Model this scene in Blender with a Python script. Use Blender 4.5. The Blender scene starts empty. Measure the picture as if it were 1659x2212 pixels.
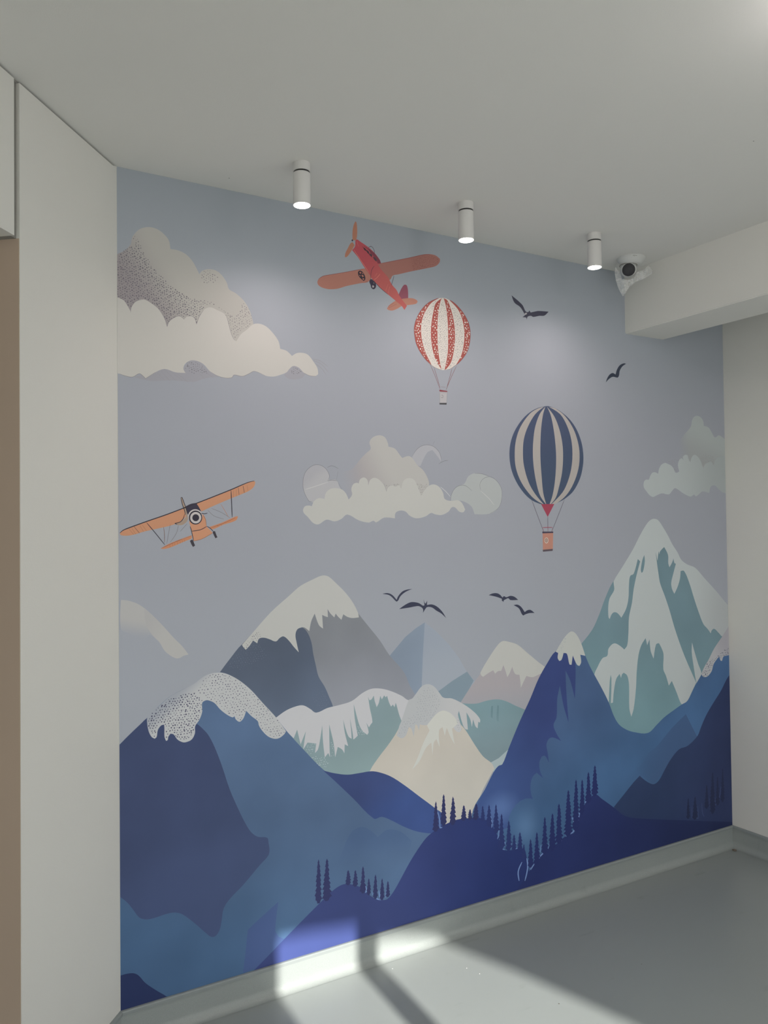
import bpy, bmesh, math, random
from mathutils import Vector, Matrix, noise
from mathutils.geometry import tessellate_polygon

for blk in (bpy.data.objects, bpy.data.meshes, bpy.data.materials, bpy.data.lights, bpy.data.cameras):
    for it in list(blk):
        blk.remove(it)
SC = bpy.context.scene
COL = SC.collection

# ------------------------------------------------------------------ camera
H, L, HS = 2.7, 2.8976, 0.100            # ceiling height, mural wall length, skirting height
cam_d = bpy.data.cameras.new('camera')
cam_d.sensor_fit = 'AUTO'; cam_d.sensor_width = 36.0
cam_d.lens = 1741.47 / 2212 * 36.0
cam_d.clip_start = 0.05
cam = bpy.data.objects.new('camera', cam_d); COL.objects.link(cam)
FW, RT, UP = ((0.505369, 0.862670, 0.020067), (0.862903, -0.505241, -0.011375), (-0.000326, -0.023065, 0.999734))
cam.matrix_world = Matrix(((RT[0], UP[0], -FW[0], -0.5494), (RT[1], UP[1], -FW[1], -2.5639), (RT[2], UP[2], -FW[2], 1.5630), (0, 0, 0, 1)))
SC.camera = cam

# ------------------------------------------------------------------ sky, sun, exposure
SC.view_settings.view_transform = 'Standard'
SC.view_settings.look = 'None'
SC.view_settings.gamma = 1.0
SC.view_settings.use_curve_mapping = False
SC.view_settings.exposure = 0.0
SKY = 2.5
W = bpy.data.worlds.new('sky'); SC.world = W; W.use_nodes = True
bg = W.node_tree.nodes['Background']
bg.inputs[0].default_value = (0.95, 0.985, 1.0, 1); bg.inputs[1].default_value = SKY
SUN_DX, SUN_DZ = 0.055, -0.466           # sunbeam: metres sideways / down per metre towards the mural
sd = bpy.data.lights.new('sun', 'SUN'); sd.energy = 7.0; sd.angle = math.radians(0.5); sd.color = (1.0, 0.97, 0.90)
sun = bpy.data.objects.new('sun', sd); COL.objects.link(sun)
sun.rotation_euler = Vector((SUN_DX, 1, SUN_DZ)).to_track_quat('-Z', 'Y').to_euler()
def portal(name, loc, direction, sx, sz):
    d = bpy.data.lights.new(name, 'AREA'); d.shape = 'RECTANGLE'; d.size = sx; d.size_y = sz
    d.cycles.is_portal = True
    o = bpy.data.objects.new(name, d); COL.objects.link(o); o.location = loc
    o.rotation_euler = Vector(direction).to_track_quat('-Z', 'Z').to_euler()
WIN_Y0, WIN_Y1, WIN_Z0, WIN_Z1 = -4.3, -2.5, 0.1, 2.3      # side window, beside the camera
portal('side_window_portal', (L + 0.13, (WIN_Y0 + WIN_Y1) / 2, (WIN_Z0 + WIN_Z1) / 2), (-1, 0, 0), WIN_Y1 - WIN_Y0, WIN_Z1 - WIN_Z0)
RW = (-3.5, -1.2, 0.08, 2.35)             # rear-left opening out of view, added for fill light on the right side
portal('fill_window_portal', ((RW[0] + RW[1]) / 2, -4.6, (RW[2] + RW[3]) / 2), (0, 1, 0), RW[1] - RW[0], RW[3] - RW[2])
portal('rear_door_portal', (1.0, -4.6, 1.15), (0, 1, 0), 1.6, 2.3)
LAMP_W = 4.4                            # watts of each ceiling spotlight (used by its builder)

# ------------------------------------------------------------------ materials
def lin(c):
    c = c / 255.0
    return c / 12.92 if c <= 0.04045 else ((c + 0.055) / 1.055) ** 2.4
INK_TINT = (0.985, 0.985, 1.04)
def albedo(rgb, e=0.5):
    return tuple(min(0.9, max(0.004, lin(v) / e * k)) for v, k in zip(rgb, INK_TINT)) + (1.0,)
MATS = {}
def nodes_of(name):
    m = bpy.data.materials.new(name); m.use_nodes = True
    nt = m.node_tree
    return m, nt, nt.nodes['Principled BSDF'], nt.nodes, nt.links
def noise_node(nt, scale, detail=3.0, coord='Object'):
    tc = nt.nodes.new('ShaderNodeTexCoord'); n = nt.nodes.new('ShaderNodeTexNoise')
    n.inputs['Scale'].default_value = scale; n.inputs['Detail'].default_value = detail
    nt.links.new(tc.outputs[coord], n.inputs['Vector'])
    return n
def surface(name, col, rough=0.6, var=0.04, scale=6.0, bump=0.0, bscale=180.0, spec=0.3, metal=0.0):
    if name in MATS: return MATS[name]
    m, nt, b, N, K = nodes_of(name)
    b.inputs['Roughness'].default_value = rough
    b.inputs['Specular IOR Level'].default_value = spec
    b.inputs['Metallic'].default_value = metal
    n = noise_node(nt, scale)
    mix = N.new('ShaderNodeMix'); mix.data_type = 'RGBA'
    lo = tuple(max(0, c * (1 - var)) for c in col[:3]) + (1,); hi = tuple(min(0.95, c * (1 + var)) for c in col[:3]) + (1,)
    mix.inputs['A'].default_value = lo; mix.inputs['B'].default_value = hi
    K.new(n.outputs['Fac'], mix.inputs['Factor']); K.new(mix.outputs['Result'], b.inputs['Base Color'])
    if bump:
        n2 = noise_node(nt, bscale, 2.0); bp = N.new('ShaderNodeBump'); bp.inputs['Strength'].default_value = bump; bp.inputs['Distance'].default_value = 0.002
        K.new(n2.outputs['Fac'], bp.inputs['Height']); K.new(bp.outputs['Normal'], b.inputs['Normal'])
    MATS[name] = m
    return m
def emitter(name, col, strength):
    m, nt, b, N, K = nodes_of(name)
    b.inputs['Base Color'].default_value = (0.8, 0.8, 0.8, 1)
    b.inputs['Emission Color'].default_value = col; b.inputs['Emission Strength'].default_value = strength
    return m
M_WALL = surface('white_wall_paint', (0.80, 0.79, 0.75), 0.7, 0.015, 3, 0.15, 220)
M_CEIL = surface('matt_ceiling_paint', (0.80, 0.79, 0.76), 0.9, 0.012, 2, 0.1, 260, 0.1)
M_HALL = surface('brown_paint', (0.58, 0.46, 0.36), 0.7, 0.05, 2)
M_GAP = surface('grey_joint_filler', (0.30, 0.29, 0.27), 0.8)
M_CAP = surface('skirting_cap_plastic', (0.30, 0.33, 0.33), 0.45, 0.05, 20)
M_LAMP = surface('white_powder_coat', (0.72, 0.71, 0.70), 0.45, 0.02, 30)
M_RING = surface('black_plastic', (0.03, 0.03, 0.03), 0.5, 0.1, 30)
M_PLAST = surface('white_camera_plastic', (0.66, 0.67, 0.66), 0.4, 0.02, 40)
M_DARKGLASS = surface('dark_lens_glass', (0.06, 0.06, 0.066), 0.45, 0.1, 30, 0, 1, 0.15)
M_FRAME = surface('grey_window_frame', (0.35, 0.36, 0.37), 0.4)
M_GROUND = surface('concrete_yard', (0.46, 0.45, 0.43), 0.9, 0.15, 2)
M_DIRT = surface('brown_grit', (0.20, 0.17, 0.14), 0.9, 0.3, 200)
M_CHIP = surface('white_plaster_crumb', (0.8, 0.8, 0.78), 0.8)
def floor_material():
    m, nt, b, N, K = nodes_of('grey_vinyl_floor')
    big = noise_node(nt, 1.6, 4); fine = noise_node(nt, 900, 2)
    r1 = N.new('ShaderNodeMix'); r1.data_type = 'RGBA'
    r1.inputs['A'].default_value = (0.335, 0.365, 0.360, 1); r1.inputs['B'].default_value = (0.385, 0.415, 0.405, 1)
    K.new(big.outputs['Fac'], r1.inputs['Factor'])
    cr = N.new('ShaderNodeValToRGB'); cr.color_ramp.elements[0].position = 0.35; cr.color_ramp.elements[1].position = 0.65
    cr.color_ramp.elements[0].color = (0.86, 0.86, 0.86, 1); cr.color_ramp.elements[1].color = (1.1, 1.1, 1.1, 1)
    K.new(fine.outputs['Fac'], cr.inputs['Fac'])
    r2 = N.new('ShaderNodeMix'); r2.data_type = 'RGBA'; r2.blend_type = 'MULTIPLY'; r2.inputs['Factor'].default_value = 1
    K.new(r1.outputs['Result'], r2.inputs['A']); K.new(cr.outputs['Color'], r2.inputs['B'])
    # scuff marks: stretched noise, only its peaks
    tc = N.new('ShaderNodeTexCoord'); mp = N.new('ShaderNodeMapping'); mp.inputs['Scale'].default_value = (7, 19, 9); mp.inputs['Rotation'].default_value = (0, 0, 0.5)
    sc = N.new('ShaderNodeTexNoise'); sc.inputs['Scale'].default_value = 1.0; sc.inputs['Detail'].default_value = 3
    K.new(tc.outputs['Object'], mp.inputs['Vector']); K.new(mp.outputs['Vector'], sc.inputs['Vector'])
    sr = N.new('ShaderNodeValToRGB'); sr.color_ramp.elements[0].position = 0.66; sr.color_ramp.elements[1].position = 0.82
    sr.color_ramp.elements[0].color = (1, 1, 1, 1); sr.color_ramp.elements[1].color = (0.84, 0.84, 0.83, 1)
    K.new(sc.outputs['Fac'], sr.inputs['Fac'])
    r3 = N.new('ShaderNodeMix'); r3.data_type = 'RGBA'; r3.blend_type = 'MULTIPLY'; r3.inputs['Factor'].default_value = 1
    K.new(r2.outputs['Result'], r3.inputs['A']); K.new(sr.outputs['Color'], r3.inputs['B'])
    K.new(r3.outputs['Result'], b.inputs['Base Color'])
    b.inputs['Roughness'].default_value = 0.33; b.inputs['Specular IOR Level'].default_value = 0.45
    bp = N.new('ShaderNodeBump'); bp.inputs['Strength'].default_value = 0.12; bp.inputs['Distance'].default_value = 0.001
    K.new(fine.outputs['Fac'], bp.inputs['Height']); K.new(bp.outputs['Normal'], b.inputs['Normal'])
    return m
M_FLOOR = floor_material()
def film_material():
    m, nt, b, N, K = nodes_of('clear_protective_film')
    b.inputs['Base Color'].default_value = (0.86, 0.87, 0.87, 1); b.inputs['Roughness'].default_value = 0.25
    n = noise_node(nt, 60, 2)
    tr = N.new('ShaderNodeBsdfTransparent'); mx = N.new('ShaderNodeMixShader')
    mr = N.new('ShaderNodeMapRange'); mr.inputs['To Min'].default_value = 0.12; mr.inputs['To Max'].default_value = 0.50
    K.new(n.outputs['Fac'], mr.inputs['Value']); K.new(mr.outputs['Result'], mx.inputs['Fac'])
    K.new(tr.outputs['BSDF'], mx.inputs[1]); K.new(b.outputs['BSDF'], mx.inputs[2])
    K.new(mx.outputs['Shader'], N['Material Output'].inputs['Surface'])
    return m
M_FILM = film_material()

# ------------------------------------------------------------------ mesh helpers
def link(name, me, mat, parent=None, smooth=False):
    o = bpy.data.objects.new(name, me); COL.objects.link(o)
    if mat: me.materials.append(mat)
    if parent: o.parent = parent
    if smooth:
        for p in me.polygons: p.use_smooth = True
    return o
def from_bm(name, bm, mat, parent=None, smooth=False):
    bmesh.ops.recalc_face_normals(bm, faces=bm.faces[:])
    me = bpy.data.meshes.new(name); bm.to_mesh(me); bm.free()
    return link(name, me, mat, parent, smooth)
def add_box(bm, a, b, M=None):
    vs = [Vector((x, y, z)) for x in (a[0], b[0]) for y in (a[1], b[1]) for z in (a[2], b[2])]
    if M: vs = [M @ v for v in vs]
    v = [bm.verts.new(p) for p in vs]
    for f in ((0, 1, 3, 2), (4, 6, 7, 5), (0, 4, 5, 1), (2, 3, 7, 6), (0, 2, 6, 4), (1, 5, 7, 3)):
        bm.faces.new([v[i] for i in f])
def boxes(name, lst, mat, parent=None, M=None):
    bm = bmesh.new()
    for a, b in lst: add_box(bm, a, b, M)
    return from_bm(name, bm, mat, parent)
def lathe(bm, prof, n=40, M=None):
    rings = []
    for r, z in prof:
        if r < 1e-6:
            p = Vector((0, 0, z)); rings.append([bm.verts.new(M @ p if M else p)])
        else:
            row = []
            for k in range(n):
                p = Vector((r * math.cos(2 * math.pi * k / n), r * math.sin(2 * math.pi * k / n), z)); row.append(bm.verts.new(M @ p if M else p))
            rings.append(row)
    for a, b in zip(rings, rings[1:]):
        for k in range(n):
            j = (k + 1) % n
            if len(a) == 1 and len(b) == 1: continue
            if len(a) == 1: bm.faces.new((a[0], b[k], b[j]))
            elif len(b) == 1: bm.faces.new((a[k], b[0], a[j]))
            else: bm.faces.new((a[k], b[k], b[j], a[j]))
def structure(o): o['kind'] = 'structure'; return o
def tag(o, label, cat, group=None):
    o['label'] = label; o['category'] = cat
    if group: o['group'] = group
    return o

# ------------------------------------------------------------------ the room
AL = math.radians(229.93)
CA, SA = math.cos(AL), math.sin(AL)
# left wall frame: +x along the wall away from the mural corner, +y out of the room, +z up
ML = Matrix(((CA, -(-SA), 0, 0), (SA, -CA, 0, 0), (0, 0, 1, 0), (0, 0, 0, 1)))
ML = Matrix(((CA, SA, 0, 0), (SA, -CA, 0, 0), (0, 0, 1, 0), (0, 0, 0, 1)))
structure(boxes('floor', [((-5.2, -4.56, -0.12), (L + 0.15, 1.2, 0.0))], M_FLOOR))
structure(boxes('ceiling', [((-5.2, -4.6, H), (L + 0.15, 1.2, H + 0.12))], M_CEIL))
structure(boxes('wall_back', [((-0.02, 0.0, 0.0), (L + 0.15, 0.15, H))], M_WALL))
structure(boxes('wall_right', [((L, WIN_Y1, 0), (L + 0.15, 0.0, H)), ((L, -4.5, 0), (L + 0.15, WIN_Y0, H)),
                               ((L, WIN_Y0, 0), (L + 0.15, WIN_Y1, WIN_Z0)), ((L, WIN_Y0, WIN_Z1), (L + 0.15, WIN_Y1, H))], M_WALL))
win = structure(boxes('window_1', [((L + 0.03, WIN_Y0, WIN_Z0), (L + 0.09, WIN_Y0 + 0.05, WIN_Z1)), ((L + 0.03, WIN_Y1 - 0.05, WIN_Z0), (L + 0.09, WIN_Y1, WIN_Z1)),
                                   ((L + 0.03, WIN_Y0, WIN_Z0), (L + 0.09, WIN_Y1, WIN_Z0 + 0.05)), ((L + 0.03, WIN_Y0, WIN_Z1 - 0.05), (L + 0.09, WIN_Y1, WIN_Z1)),
                                   ((L + 0.03, -3.43, WIN_Z0), (L + 0.09, -3.37, WIN_Z1))], M_FRAME))
# rear wall: one opening with a raked head, through which the sun falls on floor and skirting
def rear_pt(xw, zw, y=-4.56): return (xw + SUN_DX * y, zw + SUN_DZ * y)
head = [rear_pt(*p) for p in ((0.517, 0.20), (0.82, 0.135), (0.98, 0.085), (1.155, 0.02), (1.30, -0.15), (1.45, -0.36), (1.60, -0.75), (1.70, -1.3), (1.74, -2.2))]
def slab(bm, pts, y0, y1):
    a = [bm.verts.new((x, y0, z)) for x, z in pts]; b = [bm.verts.new((x, y1, z)) for x, z in pts]
    n = len(pts); bm.faces.new(a); bm.faces.new(b[::-1])
    for i in range(n): bm.faces.new((a[i], a[(i + 1) % n], b[(i + 1) % n], b[i]))
xl, xr = head[0][0], 1.75
structure(boxes('wall_rear', [((-5.2, -4.56, -0.1), (RW[0], -4.5, H)), ((RW[1], -4.56, -0.1), (xl, -4.5, H)), ((RW[0], -4.56, -0.1), (RW[1], -4.5, RW[2])),
                              ((RW[0], -4.56, RW[3]), (RW[1], -4.5, H)), ((xl, -4.56, 2.42), (xr, -4.5, H)), ((xr, -4.56, -0.1), (L + 0.15, -4.5, H))], M_WALL))
structure(boxes('fill_window', [((RW[0], -4.55, RW[2]), (RW[1], -4.51, RW[2] + 0.05)), ((RW[0], -4.55, RW[3] - 0.05), (RW[1], -4.51, RW[3])), ((RW[0], -4.55, RW[2]), (RW[0] + 0.05, -4.51, RW[3])), ((RW[1] - 0.05, -4.55, RW[2]), (RW[1], -4.51, RW[3]))], M_FRAME))  # frame of the unseen opening added for fill light
# unseen slab added across the yard, its edge cut to shape the sun patch
YN = -8.0
bm = bmesh.new()
sun_edge = [rear_pt(*p, YN) for p in ((0.40, 0.185), (0.60, 0.175), (0.81, 0.150), (0.86, 0.085), (0.97, 0.07), (1.07, 0.04), (1.155, 0.012), (1.30, -0.15), (1.45, -0.36), (1.60, -0.75), (1.70, -1.3), (1.85, -2.5), (1.95, -4.03))]
for p, q in zip(sun_edge, sun_edge[1:]):
    slab(bm, [(p[0], p[1]), (q[0], q[1]), (q[0], 7.2), (p[0], 7.2)], YN, YN + 0.2)
slab(bm, [(sun_edge[-1][0], -0.3), (5.5, -0.3), (5.5, 7.2), (sun_edge[-1][0], 7.2)], YN, YN + 0.2)
structure(from_bm('sun_mask', bm, M_GROUND))
px_ = rear_pt(0.862, 0)[0]
structure(boxes('door_1', [((px_ - 0.042, -4.55, 0.0), (px_ + 0.042, -4.50, 2.25))], M_FRAME))
structure(boxes('yard_ground', [((-25, -40, -0.3), (25, -4.6, -0.2))], M_GROUND))
# left wall: painted pier, deep opening with header, brown hall behind
T0, T1 = 0.4915, 0.5135
structure(boxes('wall_left', [((0.0, 0.0, 0.0), (T0, 0.2, H - 0.007)), ((1.75, 0.0, 0.0), (6.2, 0.2, H - 0.007))], M_WALL, None, ML))
structure(boxes('wall_header', [((T1, 0.0, 2.299), (1.75, 0.2, H - 0.007))], M_WALL, None, ML))
structure(boxes('trim_1', [((0.0, 0.008, H - 0.007), (6.2, 0.2, H)), ((T0, 0.010, 2.299), (T1, 0.2, H))], M_GAP, None, ML))
structure(boxes('trim_2', [((T0 - 0.012, 0.0015, 0.0), (T0 + 0.0012, 0.2, 2.299))], M_HALL, None, ML))
structure(boxes('wall_hall', [((0.0, 1.3, 0.0), (3.0, 1.4, H)), ((2.9, 0.2, 0.0), (3.0, 1.3, H)), ((-0.02, 0.32, 0.0), (0.05, 1.3, H))], M_HALL, None, ML))
# nail holes left in the ceiling
for (x, y) in [(1.6083, -1.0779), (0.3355, -0.0871)]:
    bm = bmesh.new(); lathe(bm, [(0.0018, 0.0), (0.0014, -0.0003), (0, -0.0003)], 10)
    ho = from_bm('nail_hole', bm, M_RING, bpy.data.objects['ceiling']); ho.location = (x, y, H)
# soffit beam across the ceiling
bm = bmesh.new(); add_box(bm, (2.2211, -4.5, 2.4255), (2.4701, -0.0005, H))
be = [e for e in bm.edges if all(abs(v.co.z - 2.4255) < 1e-4 for v in e.verts) and abs(e.verts[0].co.y - e.verts[1].co.y) > 1]
bmesh.ops.bevel(bm, geom=be, offset=0.004, segments=3, affect='EDGES')
structure(from_bm('trim_3', bm, M_WALL))
# coved vinyl skirting with a cap strip
R_ = 0.028
prof = [(0.0045, HS - 0.013)] + [(0.0045 + 0.0003, 0.04)] + [(R_ + 0.004 - R_ * math.cos(a) , R_ - R_ * math.sin(a)) for a in [math.radians(d) for d in range(0, 91, 10)]] + [(R_ + 0.006, 0.0004)]
capp = [(0.0, HS - 0.013), (0.0105, HS - 0.013), (0.0105, HS - 0.004), (0.0085, HS - 0.0008), (0.006, HS), (0.0, HS)]
def run(name, prof, M, length, ks, ke, mat, parent=None, smooth=False, closed=False):
    bm = bmesh.new(); rows = []
    n = 60
    for i in range(n + 1):
        row = []
        for d, z in prof:
            x0, x1 = ks * d, length - ke * d
            row.append(bm.verts.new(M @ Vector((x0 + (x1 - x0) * i / n, -d, z))))
        rows.append(row)
    m = len(prof)
    for a, b in zip(rows, rows[1:]):
        for k in range(m if closed else m - 1):
            j = (k + 1) % m
            bm.faces.new((a[k], a[j], b[j], b[k]))
    return from_bm(name, bm, mat, parent, smooth)
KT = 1 / math.tan(math.radians(65.03))
MR = Matrix(((0, 1, 0, L), (-1, 0, 0, 0), (0, 0, 1, 0), (0, 0, 0, 1)))
for nm, M, ln, ks, ke in (('baseboard_back', Matrix.Identity(4), L, KT, 1.0), ('baseboard_right', MR, 4.5, 1.0, 0.0), ('baseboard_left', ML, T0, KT, 0.0)):
    b_ = structure(run(nm, prof, M, ln, ks, ke, M_FLOOR, None, True))
    run('cap_strip', capp, M, ln, ks, ke, M_CAP, b_, False, True)

# ------------------------------------------------------------------ ceiling spotlights
M_LENS = emitter('lit_led_lens', (1.0, 0.95, 0.90, 1), 14.0)
def spotlight(x, y, label):
    t = bpy.data.objects.new('ceiling_spotlight', None); COL.objects.link(t); t.location = (x, y, H)
    tag(t, label, 'lamp', 'spotlights above the mural')
    bm = bmesh.new(); lathe(bm, [(0, 0), (0.0272, 0), (0.0272, -0.026), (0.0266, -0.0266), (0, -0.0266)]); from_bm('ceiling_mount', bm, M_LAMP, t, True)
    bm = bmesh.new(); lathe(bm, [(0, -0.0266), (0.0248, -0.0266), (0.0248, -0.0316), (0, -0.0316)]); from_bm('shadow_ring', bm, M_RING, t, True)
    bm = bmesh.new(); lathe(bm, [(0, -0.0316), (0.0262, -0.0316), (0.0268, -0.0324), (0.0272, -0.130), (0.0266, -0.1312), (0.0258, -0.1312), (0.0252, -0.1295), (0, -0.1290)]); from_bm('lamp_body', bm, M_LAMP, t, True)
    bm = bmesh.new(); lathe(bm, [(0.0252, -0.1300), (0.0252, -0.1318), (0.020, -0.1336), (0.010, -0.1345), (0, -0.1347)]); from_bm('lens', bm, M_LENS, t, True)
    ld = bpy.data.lights.new('bulb', 'SPOT'); ld.energy = LAMP_W; ld.color = (1.0, 0.84, 0.81)
    ld.spot_size = math.radians(160); ld.spot_blend = 1.0; ld.shadow_soft_size = 0.025
    lo = bpy.data.objects.new('bulb', ld); COL.objects.link(lo); lo.parent = t; lo.location = (0, 0, -0.15)
    return t
for o_ in [spotlight(0.4967, -0.2950, 'white cylindrical ceiling spotlight, lit, leftmost and nearest of the three'),
           spotlight(1.1276, -0.2930, 'white cylindrical ceiling spotlight, lit, middle one above the red balloon'),
           spotlight(1.7461, -0.2905, 'white cylindrical ceiling spotlight, lit, beside the security camera')]:
    for c in o_.children:
        if c.type == 'MESH' and c.name.split('.')[0] in ('ceiling_mount', 'shadow_ring', 'lamp_body', 'lens'):
            for p in c.data.polygons: p.use_smooth = len(p.vertices) == 4
            c.data.set_sharp_from_angle(angle=math.radians(35))
# round opal lamp on the ceiling, just above the picture's upper right
t = bpy.data.objects.new('ceiling_lamp', None); COL.objects.link(t); t.location = (1.20, -1.76, H)
tag(t, 'round opal ceiling lamp, lit, glowing on the ceiling at the upper right', 'lamp')
bm = bmesh.new(); lathe(bm, [(0, 0), (0.15, 0), (0.15, -0.012), (0, -0.012)]); from_bm('lamp_base', bm, M_LAMP, t)
bm = bmesh.new(); lathe(bm, [(0.145, -0.012), (0.16, -0.03), (0.155, -0.07), (0.11, -0.09), (0, -0.095)]); from_bm('opal_shade', bm, emitter('lit_opal_glass', (1, 0.94, 0.92, 1), 13.0), t, True)

# ------------------------------------------------------------------ security camera
CX, CY = 2.0925, -0.160
t = bpy.data.objects.new('security_camera', None); COL.objects.link(t); t.location = (CX, CY, H)
tag(t, 'white turret security camera with torn film, on the ceiling by the beam', 'security camera')
bm = bmesh.new(); lathe(bm, [(0, 0), (0.0585, 0), (0.0590, -0.004), (0.056, -0.010), (0.048, -0.020), (0.040, -0.027), (0.036, -0.029), (0, -0.029)], 48)
mp = from_bm('mount_plate', bm, M_PLAST, t, True); mp.data.set_sharp_from_angle(angle=math.radians(40))
bm = bmesh.new(); lathe(bm, [(0.0365, -0.0272), (0.0375, -0.0285), (0.0365, -0.0300), (0.034, -0.0300)], 48, Matrix.Translation((-0.005, 0.012, 0))); from_bm('gap_ring', bm, M_GAP, t, True)
look = (Vector((-0.5494, -2.5639, 1.563)) - Vector((CX, CY, H - 0.045))).normalized()
look = (look + Vector((0.05, -0.02, -0.12))).normalized()
Q = look.to_track_quat('Z', 'Y').to_matrix().to_4x4()
BC = Vector((-0.005, 0.012, -0.044))
bm = bmesh.new(); bmesh.ops.create_uvsphere(bm, u_segments=40, v_segments=24, radius=0.0345, matrix=Matrix.Translation(BC)); from_bm('ball_housing', bm, M_PLAST, t, True)
bm = bmesh.new(); lathe(bm, [(0.0285, 0.0195), (0.0290, 0.0222), (0.0282, 0.0238), (0.0270, 0.0240), (0.0262, 0.0228)], 40, Matrix.Translation(BC) @ Q); from_bm('lens_rim', bm, M_PLAST, t, True)
bm = bmesh.new(); lathe(bm, [(0.0272, 0.0230), (0.0240, 0.0283), (0.0180, 0.0328), (0.0100, 0.0358), (0, 0.0368)], 40, Matrix.Translation(BC) @ Q); from_bm('lens', bm, M_DARKGLASS, t, True)
# small printed mark on the plate
bm = bmesh.new()
mc = Vector((2.05994, -0.21119, 2.69083)) - Vector((CX, CY, H))
mx_, mu_ = Vector(RT), Vector(UP)
for (u, v, w, h) in ((-0.0075, 0, 0.003, 0.0024), (-0.0035, 0.0014, 0.0035, 0.0018), (-0.003, -0.002, 0.003, 0.0014), (0.0015, 0.0008, 0.0018, 0.0036), (0.0055, -0.0004, 0.004, 0.0018)):
    c0 = mc + mx_ * u + mu_ * v
    bm.faces.new([bm.verts.new(c0 + mx_ * (w * a) + mu_ * (h * b)) for a, b in ((-.5, -.5), (.5, -.5), (.5, .5), (-.5, .5))])
from_bm('printed_mark', bm, M_GAP, t)
# crumpled protective film hanging off the housing
film = {'v': [(2.0287, -0.1297, 2.6607), (2.0206, -0.1342, 2.6325), (2.019, -0.1402, 2.603), (2.0284, -0.1411, 2.5765), (2.0321, -0.1525, 2.5484), (2.045, -0.1554, 2.5298), (2.0567, -0.1576, 2.5446), (2.0625, -0.168, 2.5624), (2.0792, -0.1708, 2.5798), (2.0917, -0.1851, 2.5935), (2.1136, -0.1956, 2.6017), (2.1373, -0.2048, 2.6145), (2.1608, -0.2093, 2.6306), (2.1691, -0.205, 2.6509), (2.1605, -0.193, 2.6689), (2.0333, -0.1532, 2.629), (2.0334, -0.1602, 2.6035), (2.0444, -0.162, 2.5732), (2.0546, -0.1761, 2.5964), (2.0789, -0.1869, 2.6068), (2.1057, -0.1933, 2.6248), (2.1289, -0.193, 2.6462), (2.0925, -0.1902, 2.6315)], 'f': [(0, 1, 15), (1, 2, 16, 15), (2, 3, 16), (3, 4, 17, 16), (4, 5, 17), (5, 6, 17), (6, 7, 17), (7, 8, 18, 17), (17, 18, 16), (8, 9, 19, 18), (9, 10, 20, 19), (10, 11, 20), (11, 12, 20), (12, 13, 21, 20), (13, 14, 21), (19, 20, 22), (20, 21, 22)]}
bm = bmesh.new()
vv = [bm.verts.new(Vector(p) - Vector((CX, CY, H))) for p in film['v']]
for f in film['f']: bm.faces.new([vv[i] for i in f])
fo = from_bm('protective_film', bm, M_FILM, t); fo['label'] = 'clear crinkled plastic film'
sm = fo.modifiers.new('thickness', 'SOLIDIFY'); sm.thickness = 0.0004

# ------------------------------------------------------------------ litter on the floor
random.seed(3)
def crumb(loc, r, mat, label, name, flat=0.5):
    bm = bmesh.new(); bmesh.ops.create_icosphere(bm, subdivisions=1, radius=r)
    for v in bm.verts: v.co *= random.uniform(0.7, 1.25); v.co.z *= flat
    zmin = min(v.co.z for v in bm.verts)
    for v in bm.verts: v.co.z -= zmin
    o = from_bm(name, bm, mat); o.location = loc; o.rotation_euler.z = random.uniform(0, 6)
    tag(o, label, 'debris', 'crumbs on the floor')
for (x, y, r, mt, lb, nm) in [(0.9223, -0.0753, 0.0022, 'C', 'tiny white plaster crumb, upper one on the sunlit floor', 'plaster_crumb'), (1.1475, -0.2101, 0.0022, 'C', 'tiny white plaster crumb, left one of the middle pair', 'plaster_crumb'), (1.165, -0.2626, 0.0018, 'C', 'tiny white plaster crumb, right one of the middle pair', 'plaster_crumb'), (2.8476, -0.045, 0.01, 'D', 'brown bit of grit in the floor corner', 'grit_crumb'), (1.2786, -0.5412, 0.002, 'D', 'dark speck on the floor near the bottom edge', 'grit_crumb'), (1.6936, -0.5136, 0.0016, 'D', 'dark speck on the shaded floor', 'grit_crumb')]:
    crumb((x, y, 0.0), r, {'D': M_DIRT, 'C': M_CHIP}[mt], lb, nm)

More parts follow.
